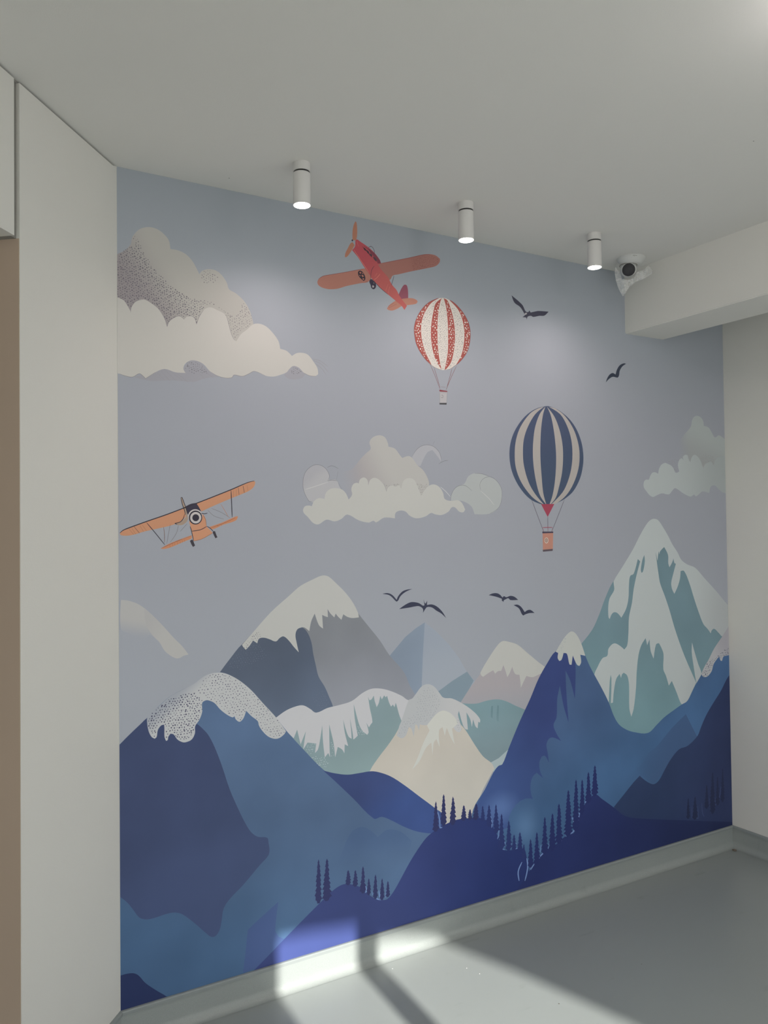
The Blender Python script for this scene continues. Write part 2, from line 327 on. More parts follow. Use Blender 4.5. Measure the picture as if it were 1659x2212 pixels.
# ------------------------------------------------------------------ the mural: a printed sheet with its motifs as parts
SKY_STOPS = [(0.0, (146, 151, 158)), (0.36, (148, 152, 158)), (0.55, (145, 148, 154)), (0.72, (144, 147, 153)), (0.88, (142, 147, 152)), (1.0, (134, 140, 144))]
E_PRINT = 0.59                           # share of light on the wall when the print colours were read
DEFS = {}
def print_material(rgb, grad=None, fade=None, var=0.0, blob=None):
    key = ('print', rgb, repr(grad), repr(fade), var, repr(blob))
    if key in MATS: return MATS[key]
    m, nt, b, N, K = nodes_of('mural_print')
    b.inputs['Roughness'].default_value = 0.55; b.inputs['Specular IOR Level'].default_value = 0.25
    tc = N.new('ShaderNodeTexCoord')
    def ramp(pts):
        (x0, z0), (x1, z1) = pts
        d = Vector((x1 - x0, 0, z1 - z0)) / 1000.0; d2 = d.length_squared
        sub = N.new('ShaderNodeVectorMath'); sub.operation = 'SUBTRACT'; sub.inputs[1].default_value = (x0 / 1000, 0, z0 / 1000 - HS)
        dot = N.new('ShaderNodeVectorMath'); dot.operation = 'DOT_PRODUCT'; dot.inputs[1].default_value = d / d2
        K.new(tc.outputs['Object'], sub.inputs[0]); K.new(sub.outputs['Vector'], dot.inputs[0])
        mr = N.new('ShaderNodeMapRange'); mr.interpolation_type = 'SMOOTHSTEP'; K.new(dot.outputs['Value'], mr.inputs['Value'])
        return mr.outputs['Result']
    def blend(fac, A, B):
        mx = N.new('ShaderNodeMix'); mx.data_type = 'RGBA'
        for sock, v in (('A', A), ('B', B)):
            if isinstance(v, tuple): mx.inputs[sock].default_value = v
            else: K.new(v, mx.inputs[sock])
        K.new(fac, mx.inputs['Factor']); return mx.outputs['Result']
    def ink(rgb, grad, var):
        col = albedo(rgb, E_PRINT)
        if grad: col = blend(ramp(grad[1]), col, albedo(grad[0], E_PRINT))
        if var:
            n = N.new('ShaderNodeTexNoise'); n.inputs['Scale'].default_value = 3.2; n.inputs['Detail'].default_value = 2.5; K.new(tc.outputs['Object'], n.inputs['Vector'])
            mr = N.new('ShaderNodeMapRange'); mr.inputs['From Min'].default_value = 0.3; mr.inputs['From Max'].default_value = 0.7
            mr.inputs['To Min'].default_value = 1 - 2 * var; mr.inputs['To Max'].default_value = 1 + 2 * var; K.new(n.outputs['Fac'], mr.inputs['Value'])
            ml = N.new('ShaderNodeMix'); ml.data_type = 'RGBA'; ml.blend_type = 'MULTIPLY'; ml.inputs['Factor'].default_value = 1
            if isinstance(col, tuple): ml.inputs['A'].default_value = col
            else: K.new(col, ml.inputs['A'])
            K.new(mr.outputs['Result'], ml.inputs['B']); col = ml.outputs['Result']
        return col
    def sky_ink():
        sp = N.new('ShaderNodeSeparateXYZ'); K.new(tc.outputs['Object'], sp.inputs[0])
        mr = N.new('ShaderNodeMapRange'); mr.inputs['From Min'].default_value = 0.0; mr.inputs['From Max'].default_value = H - HS; K.new(sp.outputs['Z'], mr.inputs['Value'])
        cr = N.new('ShaderNodeValToRGB'); el = cr.color_ramp.elements
        el[0].position = SKY_STOPS[0][0]; el[0].color = albedo(SKY_STOPS[0][1], E_PRINT); el[1].position = SKY_STOPS[-1][0]; el[1].color = albedo(SKY_STOPS[-1][1], E_PRINT)
        for p, c in SKY_STOPS[1:-1]: el.new(p).color = albedo(c, E_PRINT)
        K.new(mr.outputs['Result'], cr.inputs['Fac']); return cr.outputs['Color']
    under = lambda k: sky_ink() if k == 'sky' else ink(*DEFS[k])
    col = sky_ink() if rgb == 'sky' else ink(rgb, grad, var)
    if fade: col = blend(ramp(fade[1]), col, under(fade[0]))
    if blob:
        (cx, cz, rx, rz), k = blob
        sub = N.new('ShaderNodeVectorMath'); sub.operation = 'SUBTRACT'; sub.inputs[1].default_value = (cx, 0, cz - HS)
        dv = N.new('ShaderNodeVectorMath'); dv.operation = 'MULTIPLY'; dv.inputs[1].default_value = (1 / rx, 0, 1 / rz)
        ln = N.new('ShaderNodeVectorMath'); ln.operation = 'LENGTH'
        K.new(tc.outputs['Object'], sub.inputs[0]); K.new(sub.outputs['Vector'], dv.inputs[0]); K.new(dv.outputs['Vector'], ln.inputs[0])
        mr = N.new('ShaderNodeMapRange'); mr.interpolation_type = 'SMOOTHSTEP'; mr.inputs['From Min'].default_value = 0.05; mr.inputs['From Max'].default_value = 0.97
        K.new(ln.outputs['Value'], mr.inputs['Value']); col = blend(mr.outputs['Result'], col, under(k))
    if isinstance(col, tuple): b.inputs['Base Color'].default_value = col
    else: K.new(col, b.inputs['Base Color'])
    MATS[key] = m
    return m
def smooth_path(pts, closed=True, sharp=False):
    if sharp or len(pts) < 3: return [Vector(p) for p in pts]
    P = [Vector(p) for p in pts]; n = len(P)
    def corner(i):
        if not closed and i in (0, n - 1): return True
        a, b, c = P[i - 1], P[i], P[(i + 1) % n]
        u, v = b - a, c - b
        return u.length < 1e-6 or v.length < 1e-6 or u.angle(v) > math.radians(62)
    cr = [corner(i) for i in range(n)]
    out = []
    for i in range(n if closed else n - 1):
        p1, p2 = P[i], P[(i + 1) % n]; j = (i + 1) % n
        d = (p2 - p1).length
        def tan(k):
            if cr[k]: return (p2 - p1) * 0.6
            a, c = P[k - 1], P[(k + 1) % n]
            t = (c - a)
            return t.normalized() * d if t.length > 1e-9 else Vector((0, 0))
        t1, t2 = tan(i), tan(j)
        seg = 4
        for s in range(seg):
            u = s / seg
            out.append(p1 * (2*u**3 - 3*u**2 + 1) + t1 * (u**3 - 2*u**2 + u) + p2 * (-2*u**3 + 3*u**2) + t2 * (u**3 - u**2))
    if not closed: out.append(P[-1])
    return out
X0, X1, ZA, ZB = 1.0, L * 1000 - 1.0, HS * 1000 + 0.2, H * 1000 - 0.5
def clip(poly):
    for ax, lim, sg in ((0, X0, 1), (0, X1, -1), (1, ZA, 1), (1, ZB, -1)):
        out = []
        for i, b in enumerate(poly):
            a = poly[i - 1]; ina = (a[ax] - lim) * sg >= 0; inb = (b[ax] - lim) * sg >= 0
            if ina != inb: out.append(a + (b - a) * ((lim - a[ax]) / (b[ax] - a[ax])))
            if inb: out.append(b)
        poly = out
        if len(poly) < 3: return []
    return poly
def inside(p, poly):
    r = False; x, y = p
    for i in range(len(poly)):
        (x1, y1), (x2, y2) = poly[i - 1], poly[i]
        if (y1 > y) != (y2 > y) and x < (x2 - x1) * (y - y1) / (y2 - y1) + x1: r = not r
    return r
mural = bpy.data.objects.new('mural_wallpaper', bpy.data.meshes.new('mural_wallpaper')); COL.objects.link(mural)
mural.location = (0, 0, HS)
tag(mural, 'printed wallpaper mural of blue mountains, clouds, balloons, planes and birds covering the wall', 'mural')
YB = -0.0006
def flat_mesh(name, polys, layer, mat, parent):
    verts, faces = [], []
    y = YB - 0.00006 * layer
    for q in polys:
        tri = tessellate_polygon([[Vector((p[0], p[1], 0)) for p in q]])
        o = len(verts); verts += [(p[0] / 1000, y, p[1] / 1000 - HS) for p in q]
        for t3 in tri:
            a, b, c = (q[i] for i in t3)
            if abs((b[0]-a[0])*(c[1]-a[1]) - (b[1]-a[1])*(c[0]-a[0])) < 1e-6: continue
            s = (b[0]-a[0])*(c[1]-a[1]) - (b[1]-a[1])*(c[0]-a[0])
            faces.append(tuple(o + i for i in (t3 if s > 0 else t3[::-1])))
    me = bpy.data.meshes.new(name); me.from_pydata(verts, [], faces); me.update()
    return link(name, me, mat, parent)
# the sky sheet itself: vertical print gradient
me = mural.data
me.from_pydata([(X0/1000, YB, 0.0002), (X1/1000, YB, 0.0002), (X1/1000, YB, H - HS - 0.0005), (X0/1000, YB, H - HS - 0.0005)], [], [(0, 1, 2, 3)]); me.update()
me.materials.append(print_material('sky'))
# key, name, parent, layer, colour seen, outlines in millimetres on the wall (x from the left corner, height), options
MOTIFS = [
 ('fh','painted_hill','',1,(164, 163, 160),[[(7.2,1350.8),(29.9,1347.7),(64.3,1332.1),(99.1,1302.5),(134.3,1264.6),(170,1222.2),(198.1,1191.9),(218.3,1164),(202,1161.5),(189.8,1155.8),(177.6,1155.7),(157.6,1167.4),(139.8,1184.9),(126.1,1209.8),(114.3,1222.6),(94.8,1237.9),(71.4,1220.1),(48.4,1235.6),(25.6,1249),(6.7,1262)]],{'fade': ('sky', [(62.1, 1289.2), (48.4, 1227.8)]), 'label': 'pale cloud-like snowy slope at the left edge'}),
 ('fh2','bright_tail','fh',1.2,(166, 165, 161),[[(77.8,1319.5),(99.1,1302.5),(134.3,1264.6),(170,1222.2),(198.1,1191.9),(218.3,1164),(202,1161.5),(189.8,1155.8),(177.6,1155.7),(157.6,1167.4),(139.8,1184.9),(126.1,1209.8),(114.3,1222.6),(98.8,1241.5),(83.3,1272.1)]],{'g': ((161, 160, 158), [(146.0, 1216.1), (87.3, 1279.7)])}),
 ('py','painted_mountain','',1,(124, 136, 150),[[(1125.6,1205.1),(1084.2,1185.3),(1037.9,1156.5),(999.7,1121.1),(969.5,1093.2),(954.3,1067.9),(997.5,961.8),(1087.6,887.2),(1112.5,897.1),(1113.2,1053)]],{'label': 'far blue mountain split by a vertical ridge', 'n': 0.05, 'sharp': 1}),
 ('py2','lit_face','py',1.2,(143, 151, 161),[[(1125.6,1205.1),(1170,1172.5),(1233.2,1114.7),(1281.3,1057.2),(1317.6,1000.1),(1354.6,961.3),(1362.5,934.8),(1197.3,873.8),(1103,885.3),(1115.3,1085.3)]],{'g': ((150, 157, 165), [(1122.9, 1182.5), (1166.6, 949.6)]), 'sharp': 1}),
 ('py3','lower_face','py',1.4,(122, 138, 148),[[(1319.2,1000),(1351.2,961.7),(1328.9,931.7),(1286.6,876.3),(1197.3,873.8),(1166.3,930),(1247.2,970.6)]],{'sharp': 1}),
 ('pk','painted_mountain','',1.6,(158, 153, 155),[[(1270,864.9),(1328.9,931.7),(1384.6,986.7),(1432.8,1050.3),(1477,1094.7),(1499.2,1104.6),(1530.1,1098.7),(1574.6,1083.2),(1628.4,1043.4),(1683.1,1003),(1738.7,965.5),(1738.4,951.2),(1699.8,905.1),(1623.5,793.7),(1533,777.3),(1281.8,836.8)]],{'g': ((152, 152, 156), [(1518.4, 945.5), (1516.3, 834.9)]), 'label': 'small pinkish grey mountain with a snowy top'}),
 ('pks','snow_cap','pk',1.8,(176, 176, 170),[[(1384.6,990.1),(1432.8,1050.3),(1477,1094.7),(1499.2,1104.6),(1530.1,1098.7),(1574.6,1083.2),(1628.4,1043.4),(1683.1,1003),(1729.4,972.1),(1705.5,957.3),(1677.4,950.2),(1649.4,944.5),(1617.5,952.7),(1606.2,936.3),(1587.5,908.1),(1585.3,935),(1581.3,961.3),(1558.9,967.1),(1544.2,997.1),(1532.2,975.3),(1518.6,958),(1508.5,986.7),(1499.2,1008.4),(1488.2,986.6),(1470.7,986.3),(1457.5,978),(1447.3,992.7),(1418.7,981.9),(1397.1,971.8),(1387,979.7)]],{}),
 ('th','painted_hill','',2,(116, 141, 146),[[(1213.7,894.9),(1294.9,879.9),(1361.4,870.7),(1412.5,876.2),(1464.4,875.6),(1508,863.6),(1560.9,837.8),(1623.9,809.8),(1595.5,755.2),(1517.6,661.8),(1433.8,619.7),(1391.6,653.5),(1350,693.5),(1309.1,739.6),(1196.5,821.3)]],{'g': ((120, 138, 143), [(1446.9, 870.7), (1442.9, 645.6)]), 'n': 0.06, 'label': 'teal rounded hill between the cream and the blue mountain'}),
 ('th2','tree_shade','th',2.1,(104, 130, 137),[[(1435.3,851.6),(1444,851.9),(1441.4,803),(1432.9,810.9)],[(1465.7,851.4),(1473.5,850.4),(1471.5,785.4),(1461.2,793.6)]],{'fade': ('th', [(1463.8, 841.3), (1470.7, 744.3)])}),
 ('pt','painted_hill','',2.15,(158, 171, 172),[[(1421.1,628.5),(1468.9,641.6),(1517.7,668.7),(1549.2,691.8),(1530.3,632.2),(1485.3,584.1),(1441.9,591.2)]],{'sharp': 1, 'label': 'pale blue sliver of hill'}),
 ('tm','painted_mountain','',2.2,(106, 130, 137),[[(1911,1048.8),(1987.7,1113.1),(2030.8,1176),(2060.2,1230.4),(2097.1,1290),(2122.9,1319.8),(2178.8,1379.9),(2247.1,1456.5),(2293.6,1519),(2340.6,1571.7),(2367.9,1588.7),(2391.1,1591.8),(2414.3,1584.7),(2441,1557.5),(2479.3,1510.9),(2506.1,1472.4),(2541.2,1433.3),(2564.6,1399.7),(2604.8,1376.5),(2662.2,1357.9),(2727.9,1305.2),(2811.7,1239.4),(2892.8,1169.6),(2923.3,1147.7),(2917.1,947.5),(2784.4,902.6),(2688.7,828.2),(2654,782.1),(2585.8,702.1),(2545.1,696.2),(2424.9,657.5),(2323.1,597.1),(2211.6,623.2),(2125.6,676.2),(2057.1,792.1),(1976.2,912.4)]],{'g': ((112, 142, 147), [(2360.5, 1155.0), (2272.0, 661.9)]), 'n': 0.04, 'label': 'tall teal mountain streaked with snow at the right'}),
 ('tms','snow_cap','tm',2.4,(172, 178, 176),[[(2122.9,1318.7),(2178.8,1379.9),(2247.1,1456.5),(2293.6,1519),(2340.6,1571.7),(2367.9,1588.7),(2391.1,1591.8),(2414.3,1584.7),(2441,1557.5),(2479.3,1510.9),(2506.1,1472.4),(2541.2,1433.3),(2564.6,1399.7),(2604.8,1376.5),(2662.2,1357.9),(2727.9,1305.2),(2811.7,1239.4),(2892.8,1169.6),(2923.3,1147.7),(2918.8,1004.6),(2848.6,1018.6),(2823,1037.6),(2790.8,1059.8),(2771.7,1052.7),(2765.3,1039.1),(2742.1,1063.3),(2713.1,1087.7),(2681.2,1145.6),(2649.7,1214.1),(2618.7,1287.6),(2583.5,1345.8),(2559,1346.1),(2554.1,1312.3),(2536.9,1274.8),(2513.5,1242.1),(2498.1,1265.7),(2493.3,1293.1),(2506.3,1330.6),(2527.7,1381.7),(2517.4,1385.9),(2512.3,1406.7),(2499.8,1385.3),(2483.3,1366.8),(2475.9,1386.1),(2475.3,1424.1),(2450.2,1461.6),(2422.2,1441.7),(2418,1428.3),(2412.1,1443),(2404,1399.1),(2392.6,1441.3),(2401.2,1383.1),(2408,1345.2),(2418.4,1296.4),(2448.2,1235.7),(2478,1169.1),(2507.7,1091.2),(2545.6,1006.6),(2584.1,932.2),(2653.3,815.3),(2620.7,774.7),(2586.7,734.8),(2549.9,725.5),(2538.2,740.5),(2515.4,786.5),(2485,841.3),(2464.6,821.9),(2446.2,869.5),(2429.8,900.7),(2433.1,967.5),(2422.1,995.3),(2403.4,1022.6),(2383.9,1017.2),(2366.8,954.8),(2348.5,990.9),(2342.3,1044.6),(2326.4,1019.3),(2317.3,1051.8),(2288.6,1022.5),(2268.7,976.8),(2255.5,899.4),(2250.2,837.2),(2233.1,745.2),(2217.4,710.7),(2205.8,748.5),(2206.2,852.4),(2196.2,895),(2174.6,910.1),(2163.6,903.5),(2157.4,888.6),(2149.1,907.5),(2127,886.6),(2111.3,831.8),(2105.2,786.4),(2092.4,785.4),(2098.4,889.6),(2093.9,909.5),(2087.4,875.4),(2079.6,786.9),(1996.9,910.2),(2018.8,953.6),(2047.5,986.4),(2076,994.1),(2083.8,1024.1),(2116.4,1044.5),(2148.6,1034.1),(2180.8,1012.2),(2199.5,1029.8),(2208.3,1086.4),(2213.6,1153.9),(2233.6,1215.4),(2246.3,1277.7),(2266.6,1340),(2290.6,1399.9),(2275.8,1410.9),(2248,1346),(2225.5,1336.4),(2217.2,1300),(2212,1237.6),(2196.1,1191.5),(2166,1154.4),(2141.2,1176.7),(2119.6,1180.7),(2105.1,1171.3),(2093.9,1153),(2087,1162.2),(2086.7,1208.4),(2096.1,1243.8),(2124.1,1278.4),(2122.6,1304.3)]],{'g': ((160, 164, 163), [(2601.2, 1249.7), (2893.1, 1178.1)])}),
 ('tml','snow_streak','tm',2.4,(168, 174, 172),[[(2629,1008),(2646.6,959.6),(2670,902.1),(2691.1,851.2),(2657.3,809.3),(2649,837.8),(2636.6,899.8),(2626,961.4)]],{}),
 ('tmt','bare_rock','tm',2.6,(106, 130, 137),[[(2317.8,1428.3),(2321,1401.6),(2314.1,1370),(2306,1351.7),(2298.4,1347.7),(2294.1,1360.1),(2297.7,1381.1),(2305.9,1407.4)]],{}),
 ('gm','painted_mountain','',2.2,(120, 123, 127),[[(322.5,1098),(355.7,1136.9),(398.4,1181.9),(432.5,1213.4),(502.2,1282),(573.7,1337),(612.6,1366.1),(666.8,1389.2),(689.3,1397.3),(706.8,1398.8),(724.4,1392.7),(752.1,1368.8),(787.7,1335.1),(818.5,1296.8),(839,1258.7),(886,1202.2),(928.5,1152.3),(968.7,1094.8),(1015.2,1045.6),(1037.2,1014.9),(1053.6,977.4),(1075.8,941.5),(1120.6,866.5),(924.5,844.4),(616.9,841),(430.1,931.3)]],{'g': ((132, 135, 142), [(720.1, 1232.2), (767.6, 933.2)]), 'n': 0.05, 'label': 'big grey snow-capped mountain left of centre'}),
 ('gmd','shaded_face','gm',3,(80, 89, 104),[[(591.8,1232.2),(620.8,1221.3),(640.1,1199.8),(653.5,1165.3),(659.1,1129.2),(668.5,1088.1),(679,1046.8),(702.5,1008.4),(719.7,970.5),(734.5,932.7),(731.5,892.5),(517.1,876.7),(430.1,931.3),(350.7,1059.3),(322.5,1098),(355.7,1136.9),(398.4,1181.9),(446.1,1205.9),(501.5,1208.1),(572.3,1202.8)]],{'g': ((86, 97, 114), [(478.1, 1184.0), (618.0, 951.3)]), 'n': 0.06}),
 ('gms','snow_cap','gm',4,(174, 174, 169),[[(398.8,1180.2),(432.5,1213.4),(502.2,1282),(573.7,1337),(612.6,1366.1),(666.8,1389.2),(689.3,1397.3),(706.8,1398.8),(724.4,1392.7),(752.1,1368.8),(787.7,1335.1),(818.5,1296.8),(839,1258.7),(841.9,1242.3),(815.2,1241.8),(794.5,1247.7),(779.1,1257.8),(771.1,1238.7),(758.4,1250.1),(748.4,1262.1),(743.1,1248.8),(728,1263.4),(716.6,1279.9),(717.8,1251.3),(705.3,1255.8),(695.3,1260.9),(698.3,1212.5),(682.4,1225.8),(666.5,1267.2),(652.9,1241.3),(645.1,1207.5),(628.1,1220.7),(616,1222.5),(598.9,1216.2),(592.5,1196.8),(597,1170),(604.4,1137.5),(586.3,1157.6),(567.3,1181.2),(548.5,1196.7),(534.2,1192.6),(520,1181.9),(496.7,1191.2),(475.9,1198),(458.4,1195.5),(452.8,1180.9),(437.8,1191.5),(425.4,1175.4),(411.7,1162.9),(402.8,1173)]],{}),
 ('gmx','printed_dots','gm',4.3,(105, 105, 112),[[(405.1,1177.1),(446.2,1220.9),(466.9,1219.4),(464.4,1202.3),(452.8,1186),(437.8,1193.7),(425.4,1177.5),(411.7,1165.9),(404.1,1172.9)]],{'sp': 7.68, 'ds': 2.61, 'dots': 1}),
 ('gmy','printed_dots','gm',3.3,(112, 120, 136),[[(342.4,1114.9),(405,1172.8),(445.9,1186.6),(477.9,1162.4),(486.9,1131.3),(386.5,1098)],[(647.6,974.4),(692.4,996.1),(717,957.3),(711.8,935.5),(681.8,934.6)]],{'sp': 8.8, 'ds': 1.82, 'dots': 1}),
 ('wr','painted_mountain','',4.5,(124, 143, 146),[[(519.2,924.3),(554.4,943.3),(593.2,953.4),(619.2,953.2),(645.4,938.1),(668.5,922),(712.3,932.9),(753.3,937.1),(809,945.8),(851.6,968.7),(887.6,980.3),(923.8,978.2),(967.7,965.1),(1019.7,940.2),(1049.7,920.7),(1119.1,922.3),(1025.9,843.5),(883.5,662.7),(784.8,669.8),(696.3,702.6),(522.2,909.3)]],{'n': 0.05, 'g': ((130, 150, 151), [(752.2, 842.7), (785.1, 697.3)]), 'label': 'low range with white dripping snow over teal rock'}),
 ('wrs','snow_cap','wr',5,(182, 182, 183),[[(516.1,922.9),(554.4,943.3),(593.2,953.4),(619.2,953.2),(645.4,938.1),(668.5,922),(712.3,932.9),(753.3,937.1),(809,945.8),(851.6,968.7),(887.6,980.3),(923.8,978.2),(967.7,965.1),(1019.7,940.2),(1049.7,920.7),(1095.8,925),(1079.9,888.1),(1016.9,848.5),(1007.5,871.4),(996.7,907.8),(993.1,917.8),(987.7,902.5),(980.4,912.9),(972.9,906.2),(964.9,921.1),(956.4,947.4),(949.7,943.1),(943.9,950.7),(934.2,937.4),(927.1,950.8),(920.9,926.3),(912,911.7),(902.9,937.9),(900.3,955.1),(890.7,942.4),(882,940.3),(876.4,953.5),(883.1,912.1),(893.3,860.8),(886,852.4),(878.6,842.8),(868.1,861),(877,825.6),(871.1,817.1),(853.5,831.9),(839.6,855.5),(826,900.5),(817.2,934.3),(820.8,882.6),(832.1,819.4),(821.4,811.6),(814.3,808.3),(811.1,834.6),(801.2,886.4),(806.2,835.3),(807.4,811.7),(794.9,821.5),(783.4,850.7),(774.1,883.7),(779.8,838.9),(793.1,788),(779.3,796.1),(777.5,764.6),(768.7,779.3),(751.6,791),(741,756.1),(734.7,808.6),(718.4,874.6),(719,798.8),(720.6,759.2),(714,775.3),(700.3,762.3),(694.1,814.4),(691.4,875.1),(682.9,828.1),(673.8,793.3),(662.4,783),(667.4,815.3),(634.3,823),(617.7,801.6),(628.2,862.7),(608.1,820.9),(595.6,873),(582.4,845.3),(553.7,875.7)]],{}),
 ('wrx','printed_dots','wr',5.3,(180, 186, 186),[[(638.9,819.4),(664,815.8),(658.4,783.6),(643.8,779.9),(627.5,797.2)],[(825.6,869.7),(843,842.6),(864,818),(842.7,817.9),(828.8,838.4)],[(719.4,835.1),(734.6,796.5),(737.6,759.6),(724,761.7)],[(637.2,780.8),(703.6,758.7),(716.9,732.5),(703.3,725.6),(683.2,731.8)]],{'sp': 8.77, 'ds': 3.03, 'dots': 1}),
 ('cm','painted_mountain','',6,(183, 177, 166),[[(1022.3,853.6),(995.4,809.4),(957.7,767.2),(920.6,731.8),(880.2,685.1),(868.9,640.3),(1074.6,522.1),(1135.9,478.4),(1190.5,435.5),(1353.5,403.9),(1367.7,495.4),(1446.5,604.1),(1433.9,626.5),(1391.7,660.2),(1350.4,713.6),(1309.6,773),(1277.3,810.7),(1261.4,839.4),(1134.5,907.5),(1041.7,886.4)]],{'g': ((182, 178, 168), [(1117.2, 792.7), (1191.3, 487.6)]), 'n': 0.03, 'label': 'cream mountain in the middle of the mural'}),
 ('cms','snow_cap','cm',6.3,(170, 172, 172),[[(1016.9,848.5),(1049.7,920.7),(1065.1,925.3),(1080.6,939.7),(1108.1,965.8),(1135.4,971.3),(1162.8,959.8),(1186.3,934.3),(1205.9,912.3),(1246.1,904.3),(1303,874.3),(1352.5,838),(1379,807.6),(1378.7,794.1),(1370.3,798.6),(1366.5,773.4),(1355.8,783.6),(1345.3,811.9),(1339,782.5),(1331.1,813.8),(1313.3,842.9),(1319.6,775),(1305.6,780.3),(1293.6,801.9),(1278,852.6),(1273.6,837.8),(1289.1,782.5),(1280.7,770.3),(1264.4,775.8),(1236.5,809.4),(1196.5,821.3),(1156.8,819.9),(1117.6,818.6),(1098.2,824.4),(1092.5,802.5),(1085.1,822.9),(1077.5,827.1),(1069.2,783.2),(1059.7,813.4),(1048.3,821.4),(1036.6,794.1),(1017.5,784),(995.2,796.7),(1006.9,830.1)]],{'g': ((180, 180, 179), [(1118.9, 909.3), (1270.2, 878.2)])}),
 ('cmr','snow_streak','cm',6.6,(190, 190, 182),[[(1141.2,828.5),(1177.1,856.6),(1205.1,862.9),(1237.1,849.1),(1261.2,826.1),(1273.1,804.6),(1244.3,788.5),(1255.5,727.3),(1235.7,759.9),(1220.1,795.1),(1210,766.8),(1200.2,801.1),(1184,790.1),(1185.5,727.6),(1171.6,759.1),(1159.6,747.7),(1152.6,701.8),(1147.8,749.4),(1124.1,733.3),(1092.4,686.3),(1061.3,662.3),(1084.9,700.4),(1112.7,754.4),(1140.7,796),(1129.2,817)]],{}),
 ('cmx','printed_dots','cm',6.8,(150, 153, 156),[[(1088.1,925.9),(1135.3,962.8),(1174.3,935.6),(1197.7,900.1),(1165.1,851.5),(1117.7,825.1),(1079,830.1),(1040.6,809.6),(1017.6,790.4),(1002.7,798.8),(1022.1,844),(1079.6,868.8)],[(1265.1,819),(1277.7,837.3),(1293.3,781.9),(1280.8,773.6),(1264.5,782.5)]],{'sp': 10.88, 'ds': 3.28, 'dots': 1}),
 ('lm','painted_mountain','',7,(80, 101, 130),[[(-34.7,874.1),(6.7,910.2),(38.9,936.9),(87.3,980.7),(120.7,1009.8),(155.9,1036.3),(193.1,1052.6),(233.9,1067.4),(267.6,1086.2),(292.4,1095.7),(322.1,1097.2),(352.1,1086.6),(390.3,1061.3),(430.6,1026.3),(469.8,980),(519.5,922.4),(556.5,873.6),(607.8,814.1),(697.2,717.2),(797.2,642.1),(978.6,535),(1203.9,432.2),(1200.7,223),(992.9,118.6),(516.3,38.5),(199.9,28.7),(-81.1,47.4),(-36.3,505.1)]],{'g': ((66, 92, 122), [(440.0, 780.1), (201.0, 188.3)]), 'n': 0.07, 'label': 'large blue mountain at the left with a dotted snow cap'}),
 ('lmd','shaded_face','lm',7.3,(58, 68, 98),[[(-33.8,877),(-17.9,891.3),(2.1,908.4),(22.3,926.5),(39.8,941.3),(63.1,960.5),(87.6,978.6),(125.6,980.8),(163.7,980.3),(215.4,960.9),(245.9,937.6),(263.5,920.2),(281.2,898.4),(301.1,858.7),(325.5,794.1),(352.2,711.1),(383.9,635.3),(406.9,586.9),(425.4,556.7),(448.9,536.5),(482.3,526.6),(486.9,508.7),(490.1,481.2),(484.1,464.6),(457.6,443.5),(395.9,389),(349.4,354),(328.7,328.7),(321.7,291.5),(314.7,263.1),(301.1,247.2),(287.6,247.8),(272.2,261.2),(237.2,300.1),(194,342.8),(168.4,355.5),(143,357.6),(88.7,354.6),(60,366),(39.9,395.6),(23.8,419.9),(-4,449),(-35.6,474.6)]],{'g': ((64, 76, 108), [(112.2, 836.0), (372.4, 357.2)]), 'n': 0.05}),
 ('lmf','shaded_face','lm',7.3,(66, 84, 124),[[(520.4,304),(515.3,273.9),(511.1,243.5),(508.4,208.4),(520.3,187.4),(543.2,172.4),(498.1,146.4),(440.4,104.8),(393.5,102.7),(403.4,174.3),(411,238.1),(456,266.4)]],{'n': 0.05, 'sharp': 1}),
 ('lmc','shaded_face','lm',7.3,(73, 95, 127),[[(747.2,368.3),(770.5,429.8),(789.9,465.9),(809.2,485.5),(847.9,491.4),(886.8,466.7),(910.2,441.6),(950.4,461),(1007.1,442.9),(1056.2,398.1),(1021.9,321.6),(947.9,269.1),(799.4,303.2)]],{'n': 0.07, 'g': ((73, 95, 127), [(626.9, 798.6), (634.0, 791.0)]), 'fade': ('lm', [(926.3, 452.1), (916.8, 337.7)])}),
 ('lms','snow_cap','lm',7.8,(176, 177, 176),[[(84.8,970.5),(87.6,981.8),(121,1009.1),(156.8,1036.5),(193.2,1052.3),(234.1,1067.9),(267.4,1088.6),(292.7,1096.2),(322.3,1096.5),(352.2,1086.1),(391.1,1061.4),(430.5,1025.9),(470.3,979.4),(519.8,922.5),(553.9,873.3),(546.9,863.6),(528.3,853.4),(510,853.9),(487.4,865.5),(467.3,887.2),(456.2,905.5),(451.9,920.8),(429.8,940.3),(411.4,960.6),(403.3,939.6),(394.4,929.5),(386.5,927.2),(374.9,937),(370.6,947.9),(364.1,944.6),(342.6,957.6),(321.4,976.6),(302.5,999.3),(283.6,1009.7),(273.2,1010.9),(261.8,1004.2),(261.6,975.9),(251.9,950.8),(238.2,932.5),(237.2,910.5),(226.8,891.8),(208.3,885.6),(196.2,887.4),(180.1,898.4),(168.1,916),(158.1,919.4),(151.3,910.4),(149.3,900.8),(144.1,898.8),(139.4,912.1),(139.2,939.7),(138.4,950.9),(128.5,949),(118.6,936.6),(114.6,915.6),(108.6,910.5),(98.9,917.7),(89.3,938.6)]],{'fade': ('sky', [(263.0, 1044.5), (226.0, 1088.9)])}),
